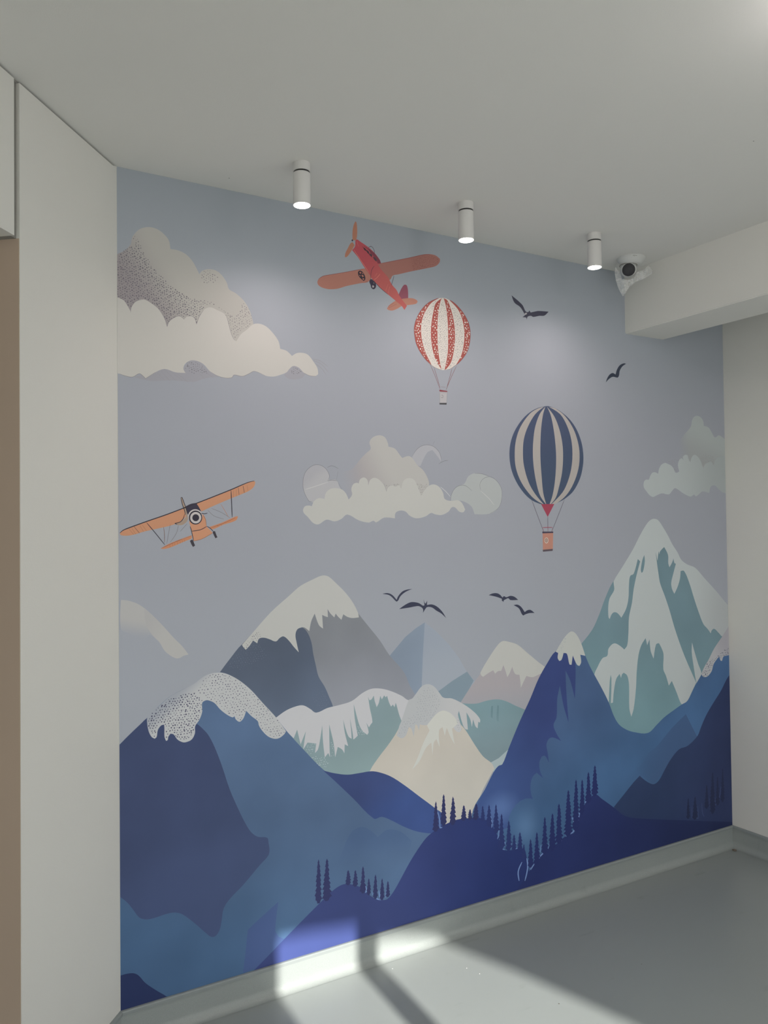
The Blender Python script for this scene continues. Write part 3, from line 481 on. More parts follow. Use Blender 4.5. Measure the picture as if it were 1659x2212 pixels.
 ('lmx','printed_dots','lm',8,(72, 72, 92),[[(87.5,970.1),(90.3,981.5),(121,1007.1),(156.8,1032.5),(225.7,1044.6),(262.8,1020.2),(261.6,975.9),(249.8,951.1),(236.5,932.7),(233.9,910.9),(224.7,894.1),(208.4,888.4),(196.2,890.2),(182.1,900.1),(170.1,917.7),(158.2,923.3),(148.1,914.8),(144.1,902.7),(141.5,939.4),(138.5,954.8),(126.6,952.5),(115.9,938.9),(111.8,917.9),(106.7,913.5),(100.9,919.4),(91.2,938.4)]],{'sp': 8.93, 'ds': 4.03, 'dots': 1}),
 ('lmx2','printed_dots','lm',8,(92, 92, 108),[[(267.4,1084.6),(292.6,1094.2),(322.3,1094.5),(352.2,1084.1),(391.1,1059.4),(430.5,1023.8),(470.3,977.3),(519.8,920.4),(551.6,873.6),(544.6,864.8),(527.4,855.7),(510,856.9),(488.3,868.4),(469.5,889),(458.5,907.3),(454.1,922.6),(429.8,944.5),(411.4,965.6),(401.1,941.9),(387.9,929.9),(377.1,938.8),(370.6,952),(342.7,961.7),(321.4,980.7),(304.6,1003.2),(283.6,1013.8),(267,1023.8),(242.2,1046.8)]],{'sp': 10.16, 'ds': 3.29, 'dots': 1}),
 ('dh','painted_hill','',7.5,(56, 69, 110),[[(693.1,717.5),(736,701.3),(788.7,687.3),(834.8,685.2),(885.6,683.8),(921.2,673.9),(969.2,650.9),(1026,610.1),(1092.1,556.5),(1159.7,501.7),(1202.6,461.5),(1201.6,397.1),(1145.4,408.3),(1081.8,428),(1023.8,457),(967,492.3),(927,512.3),(895.2,511.5),(810.6,599.6),(735.7,676)]],{'g': ((57, 76, 124), [(889.1, 650.4), (967.2, 506.0)]), 'n': 0.08, 'label': 'dark blue hill below the cream mountain'}),
 ('bm','painted_mountain','',7.2,(70, 92, 126),[[(1339.4,462.1),(1397.7,529.9),(1440.3,588.5),(1465.9,610.9),(1487.1,615.5),(1517.9,669.5),(1580.4,775.2),(1634.9,856.8),(1681.2,934),(1727.7,991.5),(1777.5,1039.2),(1822.5,1088.1),(1860.9,1114.9),(1884.7,1110.2),(1908.2,1084.9),(1926.8,1051.3),(1945.3,1006.8),(1973.5,953.9),(2031.1,868.6),(2079.6,790.5),(2108.7,728.5),(2138.5,688),(2179.3,660.5),(2231.3,640.8),(2322,624.6),(2383,655.7),(2428.1,680.4),(2496.4,706.4),(2548.5,724.8),(2589.5,737.9),(2638.1,795.1),(2687.2,845.3),(2749.8,918.9),(2813.2,985.8),(2849,1019.3),(2916.1,1067.4),(2967.2,1063.7),(2929.5,-132.1),(1534.3,165.8),(1451.2,263.5),(1338.1,384.6)]],{'g': ((66, 96, 132), [(1818.2, 884.6), (2000.4, 397.3)]), 'n': 0.08, 'label': 'deep blue peaked mountain joined to the slope at the right edge'}),
 ('bmd','shaded_face','bm',7.5,(54, 67, 114),[[(1777.5,1039.2),(1821.3,1031.9),(1885.4,1008.6),(1887.9,948),(1881.5,828.1),(1856.5,908.7),(1831,953.6),(1832.3,883.1),(1843.3,734),(1816.6,807.6),(1797.8,893.8),(1781.8,839.7),(1776.5,763.7),(1759.2,734.6),(1776.9,694),(1799.5,662.9),(1758.1,682.7),(1735.2,682.4),(1719.2,660.5),(1724.9,625.2),(1731.3,582.8),(1711,613.5),(1692.9,614.9),(1678.9,591),(1682.7,556.1),(1697.4,524.9),(1664.6,552.2),(1642,538.8),(1629.8,503.5),(1636.1,461.6),(1666.2,405.1),(1609.1,439.3),(1556.4,422),(1355.3,439.7),(1339.3,455.7),(1397.7,529.9),(1440.3,588.5),(1465.9,610.9),(1487.1,615.5),(1517.9,669.5),(1580.4,775.2),(1634.9,856.8),(1681.2,934),(1727.7,991.5)]],{'n': 0.07, 'g': ((60, 80, 126), [(1679.1, 831.1), (1472.0, 484.0)])}),
 ('bms','snow_cap','bm',7.8,(176, 178, 172),[[(1777.5,1037.8),(1822.5,1088.1),(1860.9,1114.9),(1884.7,1110.2),(1908.2,1084.9),(1926.8,1051.3),(1945.3,1005.3),(1916.3,1012.9),(1920.4,980.4),(1910.4,965.7),(1896.1,972.1),(1873.1,1013.2),(1865.5,975),(1853.3,978.2),(1840,1023.2),(1821.2,1028.4),(1809.4,1001.4),(1797.1,996.9),(1788.1,1010.3),(1791.3,1031)]],{}),
 ('bmx','printed_dots','bm',8,(140, 146, 156),[[(1780.3,1039),(1822.4,1084.6),(1841.5,1093.7),(1821.8,1053),(1807.3,1033.1),(1793.3,1034.4)]],{'sp': 8.49, 'ds': 2.51, 'dots': 1}),
 ('rd','shaded_face','bm',7.6,(46, 60, 92),[[(2961.5,883.1),(2876.5,809.8),(2831.1,757.9),(2767.7,700.9),(2717.6,651.3),(2680.1,600.7),(2655.2,564.7),(2583.6,527.9),(2525.6,520.8),(2467.7,483.4),(2421.6,437.1),(2387.3,400.9),(2354,389.1),(2321.6,400.6),(2289.8,420.9),(2263.5,441.7),(2225.8,420.4),(2162,376.1),(2099.3,332.6),(2149.4,283.1),(2306.5,231),(2527.6,176.9),(2936.1,77.5)]],{'g': ((42, 52, 84), [(2310.3, 380.0), (2841.7, 288.9)]), 'n': 0.06}),
 ('rm2','shaded_face','bm',7.4,(64, 88, 122),[[(2264.6,484.8),(2325.1,535.4),(2369.2,551.5),(2482.9,627.2),(2576.2,677),(2655,556.8),(2536.6,503.7),(2421.6,437.1),(2342.9,382),(2258.2,441.1),(2059.4,357.9),(2000.5,404.4),(2101.9,444.9)]],{'fade': ('bm', [(2456.1, 469.8), (2186.6, 534.0)])}),
 ('rs','snow_cap','bm',8,(166, 166, 166),[[(2689.5,853.1),(2715.7,886.7),(2741.9,912.1),(2786.2,964.3),(2848.6,1018.6),(2871.2,1039.7),(2930.4,1089.8),(2925.2,923.8),(2872,922.9),(2854.4,919.9),(2843.3,899.9),(2832,903.8),(2824,924.3),(2801.8,909.4),(2779.7,888.9),(2765.9,859.4),(2735.4,837.3),(2705.8,837.5)]],{'g': ((154, 152, 156), [(2759.6, 932.9), (2848.4, 1010.1)])}),
 ('rsx','printed_dots','bm',8.2,(70, 74, 92),[[(2697.9,855),(2719.8,883.5),(2746,906.1),(2784.9,919.4),(2802.3,923.5),(2828.7,938.1),(2864.1,952),(2917.9,976),(2916.4,927.5),(2872.1,925.7),(2850.1,924.8),(2840.8,905.8),(2826.6,926.9),(2797.6,912.6),(2775.5,892.2),(2761.8,862.6),(2733,841.4),(2705.9,840.8)]],{'sp': 12.04, 'ds': 5.04, 'dots': 1}),
 ('ms1','mist','bm',8.4,(82, 106, 152),[[(1355.6,469.4),(1431.3,530.2),(1526.8,513.8),(1594,425.7),(1563,355.4),(1400.6,387)]],{'blob': 'bmd', 'n': 0.07, 'g': ((82, 106, 152), [(626.9, 798.6), (634.0, 791.0)])}),
 ('ms2','mist','bm',8.5,(84, 114, 150),[[(1504.4,351.7),(1584.7,458),(1673.7,387.9),(1702.5,297.1),(1640.2,232.7),(1561.3,264.5)]],{'blob': 'bm', 'n': 0.08, 'g': ((84, 114, 150), [(626.9, 798.6), (634.0, 791.0)])}),
 ('fl','painted_hill','',9,(52, 62, 106),[[(417.8,94.4),(440.7,106.1),(541.2,174.1),(621,227.2),(676.1,262.8),(723.2,291.6),(754.3,303.7),(780.1,304.2),(806.1,295),(837.8,277.8),(867.8,247.7),(900.1,221.8),(923.3,212.9),(946.7,210.6),(972.5,229.6),(1004.9,269.3),(1046,323),(1089.6,370.2),(1123.2,399.5),(1159.1,416.6),(1176.1,423.7),(1219,432.8),(1264.5,438.2),(1328.4,431.4),(1382.2,419.4),(1420.5,393.9),(1456.5,339.5),(1488,276.4),(1542.1,265),(1590,258.7),(1603.9,224.1),(1614.9,165.8),(1632.6,68.4),(1072.6,47.2),(689.9,51.8)]],{'g': ((40, 52, 100), [(783.1, 236.8), (1514.9, 206.4)]), 'n': 0.05, 'label': 'dark foreground hill with fir trees, left of the small valley'}),
 ('fr','painted_hill','',9.05,(40, 50, 96),[[(1536.5,91.1),(1597.5,141.8),(1639.8,186.5),(1690,222.7),(1773.8,243.3),(1815.5,263.6),(1870.5,272),(1892.9,331.9),(1939.5,385.9),(1988.7,406.8),(2026.6,382.2),(2095.1,333.8),(2159.2,285.6),(2202,267.3),(2313.2,240),(2559.2,186.7),(2961.2,100.7),(2959.5,46.9),(2021.8,55.5),(1512.4,69.3)]],{'g': ((34, 42, 74), [(1760.0, 190.8), (2821.5, 96.6)]), 'n': 0.05, 'label': 'dark foreground slope running to the right corner'}),
 ('fs','painted_hill','',9,(38, 48, 82),[[(-9.1,205.4),(14.8,206.7),(38.9,202.6),(55,191.1),(75.3,162.7),(108.2,130.4),(143.5,99.1),(158.2,82.2),(-13.7,77.8)]],{'label': 'small dark hill in the lower left corner of the mural'}),
 ('st','painted_snow_line','fl',9.2,(104, 128, 170),[[(1168.3,496.6),(1180.7,458.5),(1182.8,422.3),(1193.3,421.7)],[(1424.6,419.5),(1430.8,396),(1428.5,374.1)],[(1461.7,375.1),(1464,344.7),(1456,323.9)],[(1491.3,316.7),(1493.7,293.7),(1479.1,281.7),(1493.4,274.2)],[(1527.6,294.2),(1522.3,271.2)],[(1551.9,289.2),(1546.7,269.1),(1559.3,266.4)],[(857,279.8),(860.6,260.7),(855.9,255.1)],[(884,253.2),(885.4,239.3)],[(911.7,250.1),(916.8,218.2),(929.5,215.2)],[(891.7,234.4),(907.3,219.8),(927.1,213.7)],[(943.6,246.1),(939.2,217.6)]],{'w': 4.52}),
 ('st2','painted_snow_line','fr',9.2,(112, 136, 178),[[(1604.9,217.2),(1609.3,185.7),(1603.7,156.4),(1593.2,128.2)],[(1579.9,207.4),(1559.6,173.8),(1563.7,135)],[(1629.2,181.3),(1623.9,167.2),(1644.4,185.7)],[(1661.8,197.3),(1680.4,212.6),(1703.1,223.3)],[(1645,216.3),(1647.5,192.7)],[(1681.2,254.9),(1676.5,225)],[(1724.3,253.8),(1719.7,231.4)],[(1774,243.6),(1784.7,253.2),(1795.2,248.7)],[(1812,291),(1816.8,268)],[(1850.3,339.1),(1865.9,312.2),(1870.6,279.5),(1843.5,269),(1822.2,271.6)],[(1905.2,376.7),(1893.4,330.9),(1881.8,297.2)],[(1927.2,380.8),(1949.6,396.9),(1966.4,406)],[(1816.7,262.5),(1859.6,269.7)]],{'w': 5.94}),
 ('tA0','painted_tree','fl',9.4,(46, 50, 88),[[(672.2,414.3),(670.5,262.3)]],{'tree': 12.4}),
 ('tA1','painted_tree','fl',9.4,(46, 50, 88),[[(704.4,409.3),(702.8,263)]],{'tree': 15.5}),
 ('tA2','painted_tree','fl',9.4,(46, 50, 88),[[(787.8,351.3),(787.1,298)]],{'tree': 10.7}),
 ('tA3','painted_tree','fl',9.4,(46, 50, 88),[[(816.7,344.9),(816,286)]],{'tree': 10.8}),
 ('tA4','painted_tree','fl',9.4,(46, 50, 88),[[(847.7,351.5),(846.6,255.3)]],{'tree': 10.8}),
 ('tA5','painted_tree','fl',9.4,(46, 50, 88),[[(871.3,303.6),(870.6,242.8)]],{'tree': 8.6}),
 ('tA6','painted_tree','fl',9.4,(46, 50, 88),[[(899,311),(897.8,222.8)]],{'tree': 10.3}),
 ('tA7','painted_tree','fl',9.4,(46, 50, 88),[[(926.5,291.1),(925.5,212.7)]],{'tree': 9.6}),
 ('tA8','painted_tree','fl',9.4,(46, 50, 88),[[(950.4,275.4),(949.6,217.2)]],{'tree': 8.8}),
 ('tA9','painted_tree','fl',9.4,(46, 50, 88),[[(1165.3,525.7),(1163.5,411.8)]],{'tree': 13.0}),
 ('tA10','painted_tree','fl',9.4,(46, 50, 88),[[(1201.3,546.6),(1199.4,426.2)]],{'tree': 13.2}),
 ('tA11','painted_tree','fl',9.4,(46, 50, 88),[[(1244.3,529.6),(1242.6,421.4)]],{'tree': 14.2}),
 ('tA12','painted_tree','fl',9.4,(46, 50, 88),[[(1294.7,487.9),(1293.8,428.2)]],{'tree': 12.6}),
 ('tA13','painted_tree','fl',9.4,(46, 50, 88),[[(1324.4,466.4),(1323.7,425.4)]],{'tree': 10.9}),
 ('tA14','painted_tree','fl',9.4,(46, 50, 88),[[(1354,483),(1352.9,419.9)]],{'tree': 14.7}),
 ('tB0','painted_tree','fl',9.4,(42, 52, 98),[[(1386.1,469),(1385.1,408.5)]],{'tree': 11.1}),
 ('tB1','painted_tree','fl',9.4,(42, 52, 98),[[(1417,467.8),(1415.4,380.4)]],{'tree': 13.2}),
 ('tB2','painted_tree','fl',9.4,(42, 52, 98),[[(1451.9,463),(1449.8,347.5)]],{'tree': 14.2}),
 ('tB3','painted_tree','fl',9.4,(42, 52, 98),[[(1478.8,420.6),(1476.2,278.6)]],{'tree': 15.3}),
 ('tB4','painted_tree','fl',9.4,(42, 52, 98),[[(1514.8,387.4),(1512.6,267.2)]],{'tree': 15.4}),
 ('tB5','painted_tree','fl',9.4,(42, 52, 98),[[(1540.9,325.6),(1539.7,261.5)]],{'tree': 11.7}),
 ('tB6','painted_tree','fl',9.4,(42, 52, 98),[[(1571.4,329.4),(1570,255.1)]],{'tree': 13.7}),
 ('tB7','painted_tree','fl',9.4,(42, 52, 98),[[(1591.1,277.4),(1590,220.4)]],{'tree': 8.0}),
 ('tC0','painted_tree','fr',9.4,(38, 46, 92),[[(1626.3,290.8),(1624,174.8)]],{'tree': 14.0}),
 ('tC1','painted_tree','fr',9.4,(38, 46, 92),[[(1660,311.8),(1657.4,179)]],{'tree': 15.1}),
 ('tC2','painted_tree','fr',9.4,(38, 46, 92),[[(1703.9,365.2),(1700.8,213.6)]],{'tree': 17.4}),
 ('tC3','painted_tree','fr',9.4,(38, 46, 92),[[(1745.4,372.2),(1742.2,218.9)]],{'tree': 18.7}),
 ('tC4','painted_tree','fr',9.4,(38, 46, 92),[[(1782.7,405.3),(1779.2,238.6)]],{'tree': 18.9}),
 ('tC5','painted_tree','fr',9.4,(38, 46, 92),[[(1835.6,452.9),(1831.5,259.5)]],{'tree': 21.3}),
 ('tC6','painted_tree','fr',9.4,(38, 46, 92),[[(1880.5,489.1),(1875.8,272.1)]],{'tree': 19.4}),
 ('tC7','painted_tree','fr',9.4,(38, 46, 92),[[(1915.2,483.3),(1912,335.4)]],{'tree': 15.3}),
 ('tC8','painted_tree','fr',9.4,(38, 46, 92),[[(1952.1,509.5),(1949.2,376.8)]],{'tree': 16.5}),
 ('tC9','painted_tree','fr',9.4,(38, 46, 92),[[(1990.5,531.7),(1987.5,399.1)]],{'tree': 17.8}),
 ('tD0','painted_tree','fr',9.4,(36, 43, 70),[[(2582.6,286.7),(2579.9,190.1)]],{'tree': 11.6}),
 ('tD1','painted_tree','fr',9.4,(36, 43, 70),[[(2629.5,286.2),(2626.4,177.3)]],{'tree': 17.6}),
 ('tD2','painted_tree','fr',9.4,(36, 43, 70),[[(2714.1,326.6),(2710.8,212.6)]],{'tree': 13.2}),
 ('tD3','painted_tree','fr',9.4,(36, 43, 70),[[(2758.1,378.9),(2752.2,181.1)]],{'tree': 18.3}),
 ('tD4','painted_tree','fr',9.4,(36, 43, 70),[[(2794.1,353.1),(2789.9,213.9)]],{'tree': 13.5}),
 ('tD5','painted_tree','fr',9.4,(36, 43, 70),[[(2832.3,387.1),(2827.3,223.2)]],{'tree': 13.6}),
 ('st3','painted_snow_line','fr',9.2,(58, 70, 104),[[(2606,243.6),(2604.4,189.3),(2650.1,179.1),(2648.1,235.9)],[(2675.8,246.5),(2680.4,198.5),(2691.8,179)],[(2730.3,260.5),(2734.7,204.2)],[(2776.4,252.3),(2765.4,214.4),(2740.3,187.3)],[(2817.3,301.2),(2803.3,247.5),(2765.3,210.5)]],{'w': 5.15}),
 ('c1','painted_cloud','',1,(160, 158, 151),[[(-4.9,2414.2),(23.6,2439),(42.2,2461.9),(46.4,2481.7),(56.8,2500.5),(73.5,2517.1),(98.7,2526.7),(124,2525.3),(145.3,2514),(162.4,2495.3),(167.4,2468),(192.6,2467.8),(218.8,2459),(240.8,2438.4),(256.3,2412.2),(262,2400.7),(272,2413.7),(294.6,2422.5),(319.7,2421),(340.3,2407.1),(356.3,2384.8),(363.1,2365.5),(386.4,2355.3),(414.5,2334.2),(433.3,2307.1),(442.7,2281),(447.3,2254.2),(423.1,2224.2),(387.4,2184.1),(324.7,2168.5),(105,2145.6),(-6,2175.8)]],{'g': ((136, 130, 130), [(170.5, 2412.1), (43.6, 2324.8)]), 'label': 'large white cloud with dotted shading at the upper left'}),
 ('c1f','cloud_front','c1',1.6,(174, 172, 165),[[(-5.4,2290.7),(18.8,2283.5),(31,2268.3),(41.1,2250.6),(43.3,2263.5),(57.8,2284.5),(80.7,2293.9),(105.8,2284.4),(131.1,2266.3),(148,2240.5),(155.6,2215.5),(160.8,2231.2),(176,2246.1),(195.6,2255),(210.9,2246),(221.9,2257.4),(235.2,2259.9),(246.3,2252.5),(251.5,2234.7),(259.7,2258.5),(275.6,2284.7),(298.2,2296.5),(321,2290.5),(348.5,2278.4),(362.2,2244.2),(371.2,2213.8),(380.4,2196.8),(387.4,2194),(404.1,2219.8),(423.2,2235.5),(447.3,2257.9),(471.4,2262.6),(495.7,2255.3),(520,2235.1),(539.6,2209.5),(545.3,2184.6),(569.2,2180.1),(589.2,2164.4),(607.1,2176),(630.1,2179.2),(650.6,2174.2),(671.1,2152.5),(686.5,2130.2),(688.9,2109.1),(675.8,2100.8),(655,2101.4),(634.5,2109.1),(614.2,2126),(593.9,2129.8),(578.7,2118.1),(568.5,2105.6),(543.5,2094.1),(518.7,2086.4),(489.3,2087.1),(450.7,2098.8),(431.5,2089),(407.7,2077.9),(379.5,2079.9),(370.1,2070.2),(346.9,2067.3),(319.4,2072.5),(296.7,2083.8),(274.3,2106),(252,2114.9),(229.8,2113.7),(212.1,2100.2),(207.6,2084.6),(214.1,2072.2),(181.4,2071.4),(147,2079.1),(117.2,2065.8),(87.7,2043.2),(77.3,2051.7),(67,2057.1),(46.3,2044.8),(21.8,2046.9),(-6.5,2054.9)]],{}),
 ('c1u','cloud_shadow','c1',1.2,(142, 142, 147),[[(50.4,2045.2),(117.2,2070.1),(147.1,2085.6),(181.4,2075.8),(207.7,2091.1),(229.8,2115),(260.9,2113.6),(287.7,2089.6),(323.9,2068.5),(278.5,2060.2),(242.6,2046.2),(168.3,2044.4),(104.4,2037),(71,2040.6)],[(558.4,2095.4),(578.7,2120.5),(594,2131.2),(619.3,2121.8),(639.6,2104.8),(624.1,2089.4),(578.3,2083.2)]],{}),
 ('c1x','printed_dots','c1',1.4,(98, 94, 100),[[(1.2,2415.2),(40.1,2457.4),(64.9,2459.4),(93.9,2425.8),(119,2391.2),(157.3,2358.2),(200.5,2329.6),(253.4,2314.9),(280.2,2300.8),(262,2267.6),(251.5,2239.9),(235.2,2262.1),(210.9,2250.3),(191.3,2256.6),(156.4,2219.9),(139.6,2260.9),(105.8,2288.7),(80.7,2298.1),(55.7,2288.4),(41.2,2256.9),(26.9,2276.1),(0.6,2293.6)]],{'sp': 7.98, 'ds': 3.77, 'dots': 1, 'ang': 35}),
 ('c1x2','printed_dots','c1',1.4,(112, 108, 110),[[(44.3,2477.1),(58.9,2496.6),(71.2,2469),(89.8,2433.7),(64.9,2455.2)],[(267.4,2396.2),(276.5,2415.3),(299.1,2420.9),(326.4,2400.5),(307.9,2375.6),(276.2,2375.4)],[(298.4,2316.5),(348.6,2296.3),(362.4,2280.1),(390.5,2279.1),(414.5,2331.9),(433.3,2307.1),(442.7,2281),(444.9,2258.5),(418.5,2239.5),(399.4,2221.5),(385.1,2197.4),(373.6,2218.6),(353.1,2274.5)],[(253.4,2319.3),(307.5,2315.5),(289.2,2297.5),(275.7,2300.2)]],{'sp': 8.64, 'ds': 3.22, 'dots': 1, 'ang': 35}),
 ('c1x3','printed_dots','c1',1.4,(102, 100, 104),[[(209.8,2087),(216.5,2105),(234.2,2113.2),(260.9,2109.2),(278.7,2093.2),(292.1,2076.8),(242.8,2072.5)],[(581.2,2118.4),(596.5,2129.1),(619.2,2117.1),(629.3,2106.3),(583.5,2099.9)]],{'sp': 7.82, 'ds': 3.01, 'dots': 1, 'ang': 35}),
 ('c1l','printed_line','c1',1.8,(122, 118, 120),[[(41.1,2246.4),(43.3,2263.5),(57.8,2284.5),(80.7,2293.9)],[(131.1,2266.3),(148,2240.5),(155.6,2215.5),(160.8,2231.2),(176,2246.1),(195.6,2255),(210.9,2246)],[(221.9,2257.4),(235.2,2259.9),(246.3,2252.5),(251.5,2234.7),(259.7,2258.5),(275.6,2284.7)],[(353.1,2279),(362.2,2244.2),(371.2,2213.8),(380.4,2196.8)],[(5.6,2051.8),(21.8,2046.9),(46.3,2044.8),(67,2057.1),(77.3,2051.7),(86.4,2043.1),(117.2,2065.8)],[(296.7,2083.8),(319.4,2072.5),(346.9,2067.3),(370.1,2070.2),(378.6,2079.9),(407.7,2077.9),(431.5,2089),(450.7,2098.8),(489.3,2087.1)],[(634.5,2109.1),(655,2101.4),(681,2101.3)]],{'w': 1.31}),
 ('c1m','printed_line','c1',1.8,(136, 134, 137),[[(666,2161.5),(697.3,2157.4),(728.8,2138.9)],[(668.6,2157),(702.5,2146),(728.6,2119.7)],[(676.3,2145.9),(702.3,2131.7),(720.5,2109.4)],[(121.4,2066.2),(146.8,2042.6)],[(134.2,2071.6),(164,2041.9)],[(147,2077),(181.3,2045.5)],[(164.2,2074.2),(203,2047.3)],[(181.4,2071.4),(220.5,2044.4)],[(251.8,2082),(278.5,2058)],[(269.7,2088),(305.6,2064.7)]],{'w': 1.47}),
 ('c2','painted_cloud','',1,(166, 165, 160),[[(763,1729.2),(766.2,1767.6),(815,1773.7),(837.1,1793.7),(859.6,1818.7),(882.1,1839.1),(899.1,1854.5),(893.8,1876.3),(905.2,1894),(933.7,1905.3),(959.4,1899.1),(972.3,1877.3),(974.5,1864.9),(1002.2,1858.6),(1022.4,1836.8),(1034,1824.7),(1060.7,1833.2),(1078.5,1826.2),(1099.1,1801.6),(1126,1782),(1143.9,1756.9),(1152.7,1731.5),(1142.8,1685.4),(1112.2,1664.8),(959.1,1663.6),(808.1,1652.9),(776.1,1700.7)]],{'g': ((152, 148, 148), [(972.7, 1817.6), (836.5, 1740.3)]), 'fade': ('sky', [(881.3, 1775.5), (766.0, 1753.2)]), 'label': 'white cloud at mid height with thin outlined puffs'}),
 ('c2p','outlined_puff','c2',0.8,(156, 156, 159),[[(654.4,1659.1),(631.6,1689.3),(625.8,1721.9),(634.9,1759.5),(660.9,1783.7),(687,1789.2),(713.1,1778.1),(727.6,1757.1),(727.4,1735.7),(760.4,1733.9),(802.8,1662.5),(738,1643)]],{'g': ((162, 162, 163), [(660.7, 1760.2), (686.3, 1727.7)])}),
 ('c2r','outlined_puff','c2',1.2,(160, 164, 162),[[(1319.4,1734.6),(1339.3,1763.9),(1378.8,1777),(1438.4,1764.6),(1478.7,1748.2),(1502,1716.3),(1503.3,1678.4),(1486.9,1640.5),(1442.5,1616.3),(1366.2,1613.7),(1350.4,1645.4),(1305.4,1666.2),(1252.5,1665.8),(1254.7,1686.6),(1271,1712.8),(1296.7,1726.3)]],{}),
 ('c2t','outlined_puff','c2',0.8,(158, 159, 162),[[(1076.7,1831.2),(1096.9,1857.3),(1121.3,1873.6),(1148.8,1878.8),(1176.3,1873.3),(1200.8,1853.6),(1209.8,1830.7),(1211.4,1815.3),(1194.3,1835.3),(1170,1860.2),(1145.3,1849),(1114.1,1796.9),(1096.1,1801.5)]],{}),
 ('c2f','cloud_front','c2',1.6,(174, 174, 168),[[(625.9,1630.9),(633.7,1642.6),(649.1,1645),(659.4,1642.7),(667.4,1659.2),(685.7,1671.1),(709.2,1668.9),(714.7,1690.3),(733.4,1704.8),(754.8,1707.5),(778.9,1703.1),(794.9,1688.9),(805.5,1667.3),(819.4,1684.4),(816.9,1706.1),(825.3,1723.1),(839.1,1728.2),(847.4,1726),(853.1,1740.7),(869.8,1748.3),(883.6,1738.8),(887.3,1719.4),(894.8,1739.1),(911.8,1747.8),(931.6,1742.3),(954.1,1720.5),(964.2,1698.4),(971.3,1713.3),(988.7,1721.1),(1003.2,1716.3),(1017.9,1724.1),(1028.3,1710.2),(1038.7,1739.5),(1059.5,1750),(1083.3,1745.4),(1098,1725.5),(1115.5,1682.6),(1127.8,1700.5),(1149.5,1721.2),(1174.1,1728.3),(1198.8,1719.5),(1217.1,1696.5),(1224.2,1673.3),(1254.3,1665.8),(1286.2,1668.6),(1305.3,1658.3),(1320.9,1632.2),(1311.1,1621.7),(1291.9,1624.3),(1273,1639.9),(1257.1,1640.9),(1241.1,1624.2),(1209.5,1611.3),(1178.6,1613.9),(1160.2,1619.1),(1135.6,1606.3),(1093.2,1598.9),(1063.5,1609),(1045.9,1624.1),(1022.4,1628.1),(1001.9,1619.1),(998.7,1599.2),(952.6,1601.8),(918.2,1584.8),(907,1590.7),(887.3,1584),(845.7,1592.5),(799.5,1613.4),(775,1597.6),(748.1,1589.2),(716.3,1595.5),(684.7,1579.1),(664,1584),(643.6,1605.2),(628.4,1619.2)]],{}),
 ('c2l','printed_line','c2',1.8,(104, 104, 110),[[(662.2,1660.5),(649.3,1659),(631.6,1689.3),(625.8,1721.9),(634.9,1759.5),(660.9,1783.7),(687,1789.2),(713.1,1778.1),(727.6,1757.1),(728.6,1745.2),(722.1,1733.2)],[(722.1,1733.2),(739.1,1735.9),(760.4,1733.9)],[(721,1780.7),(739.7,1787),(766.3,1777.2)],[(763.5,1767.5),(757.8,1738.7)],[(1076.7,1830.2),(1096.9,1857.3),(1121.3,1873.6),(1148.8,1878.8),(1176.3,1873.3),(1200.8,1853.6),(1209.8,1830.7),(1211.4,1815.3)],[(1198.2,1807.6),(1219,1818.1),(1242.9,1822.5)],[(1172.1,1880.8),(1180.4,1894)],[(1252.5,1665.8),(1254.7,1686.6),(1271,1712.8),(1296.7,1726.3),(1325.7,1725.2),(1354.7,1706.1)],[(1368.9,1775.2),(1405.2,1774.5),(1438.5,1766.2)],[(1397.5,1709.4),(1394.6,1733.3),(1411.5,1754.9),(1445.1,1763.7),(1478.7,1748.2),(1502,1716.3),(1503.3,1678.4),(1486.9,1640.5),(1442.5,1616.3)],[(760.4,1733.9),(778.9,1703.1)],[(954.2,1727.9),(964.2,1697.4)]],{'w': 1.22}),
 ('c2w','printed_line','c2',1.8,(178, 178, 176),[[(634.3,1701),(675.7,1713.4),(723.1,1728.5)],[(1205,1719.6),(1229.7,1701.9),(1251.4,1681.4)],[(1397.4,1706.7),(1436.9,1677.8),(1463.4,1651.2)]],{'w': 2.59}),
 ('c2x','printed_dots','c2',1.4,(118, 116, 114),[[(1095.1,1730.5),(1155.7,1726.5),(1137,1700.6),(1116.7,1684.1),(1103.7,1705.3)],[(954.2,1723),(1018,1729.1),(1026.5,1711.7),(971.3,1715.8)]],{'sp': 7.18, 'ds': 2.63, 'dots': 1}),
 ('c3','painted_cloud','',1,(158, 164, 161),[[(2467.3,1852.7),(2503,1883.8),(2539.2,1921.2),(2576,1965.1),(2612.8,1997.3),(2650,2029.8),(2660,2061),(2674.2,2077.2),(2697.4,2084.1),(2725,2077.1),(2740.8,2059.5),(2743.4,2037.9),(2765.8,2036),(2784.4,2027.7),(2802.7,2006.8),(2818.8,1988.8),(2830.7,1987.8),(2850.1,1997.5),(2869.3,1994.3),(2917.1,1971.3),(2913.5,1854),(2811.9,1838.5),(2733.9,1822.4),(2540.2,1794.7)]],{'g': ((146, 149, 148), [(2705.2, 2032.7), (2654.8, 1876.9)]), 'fade': ('sky', [(2639.9, 1992.5), (2540.7, 1975.6)]), 'label': 'half hidden white cloud at the right edge'}),
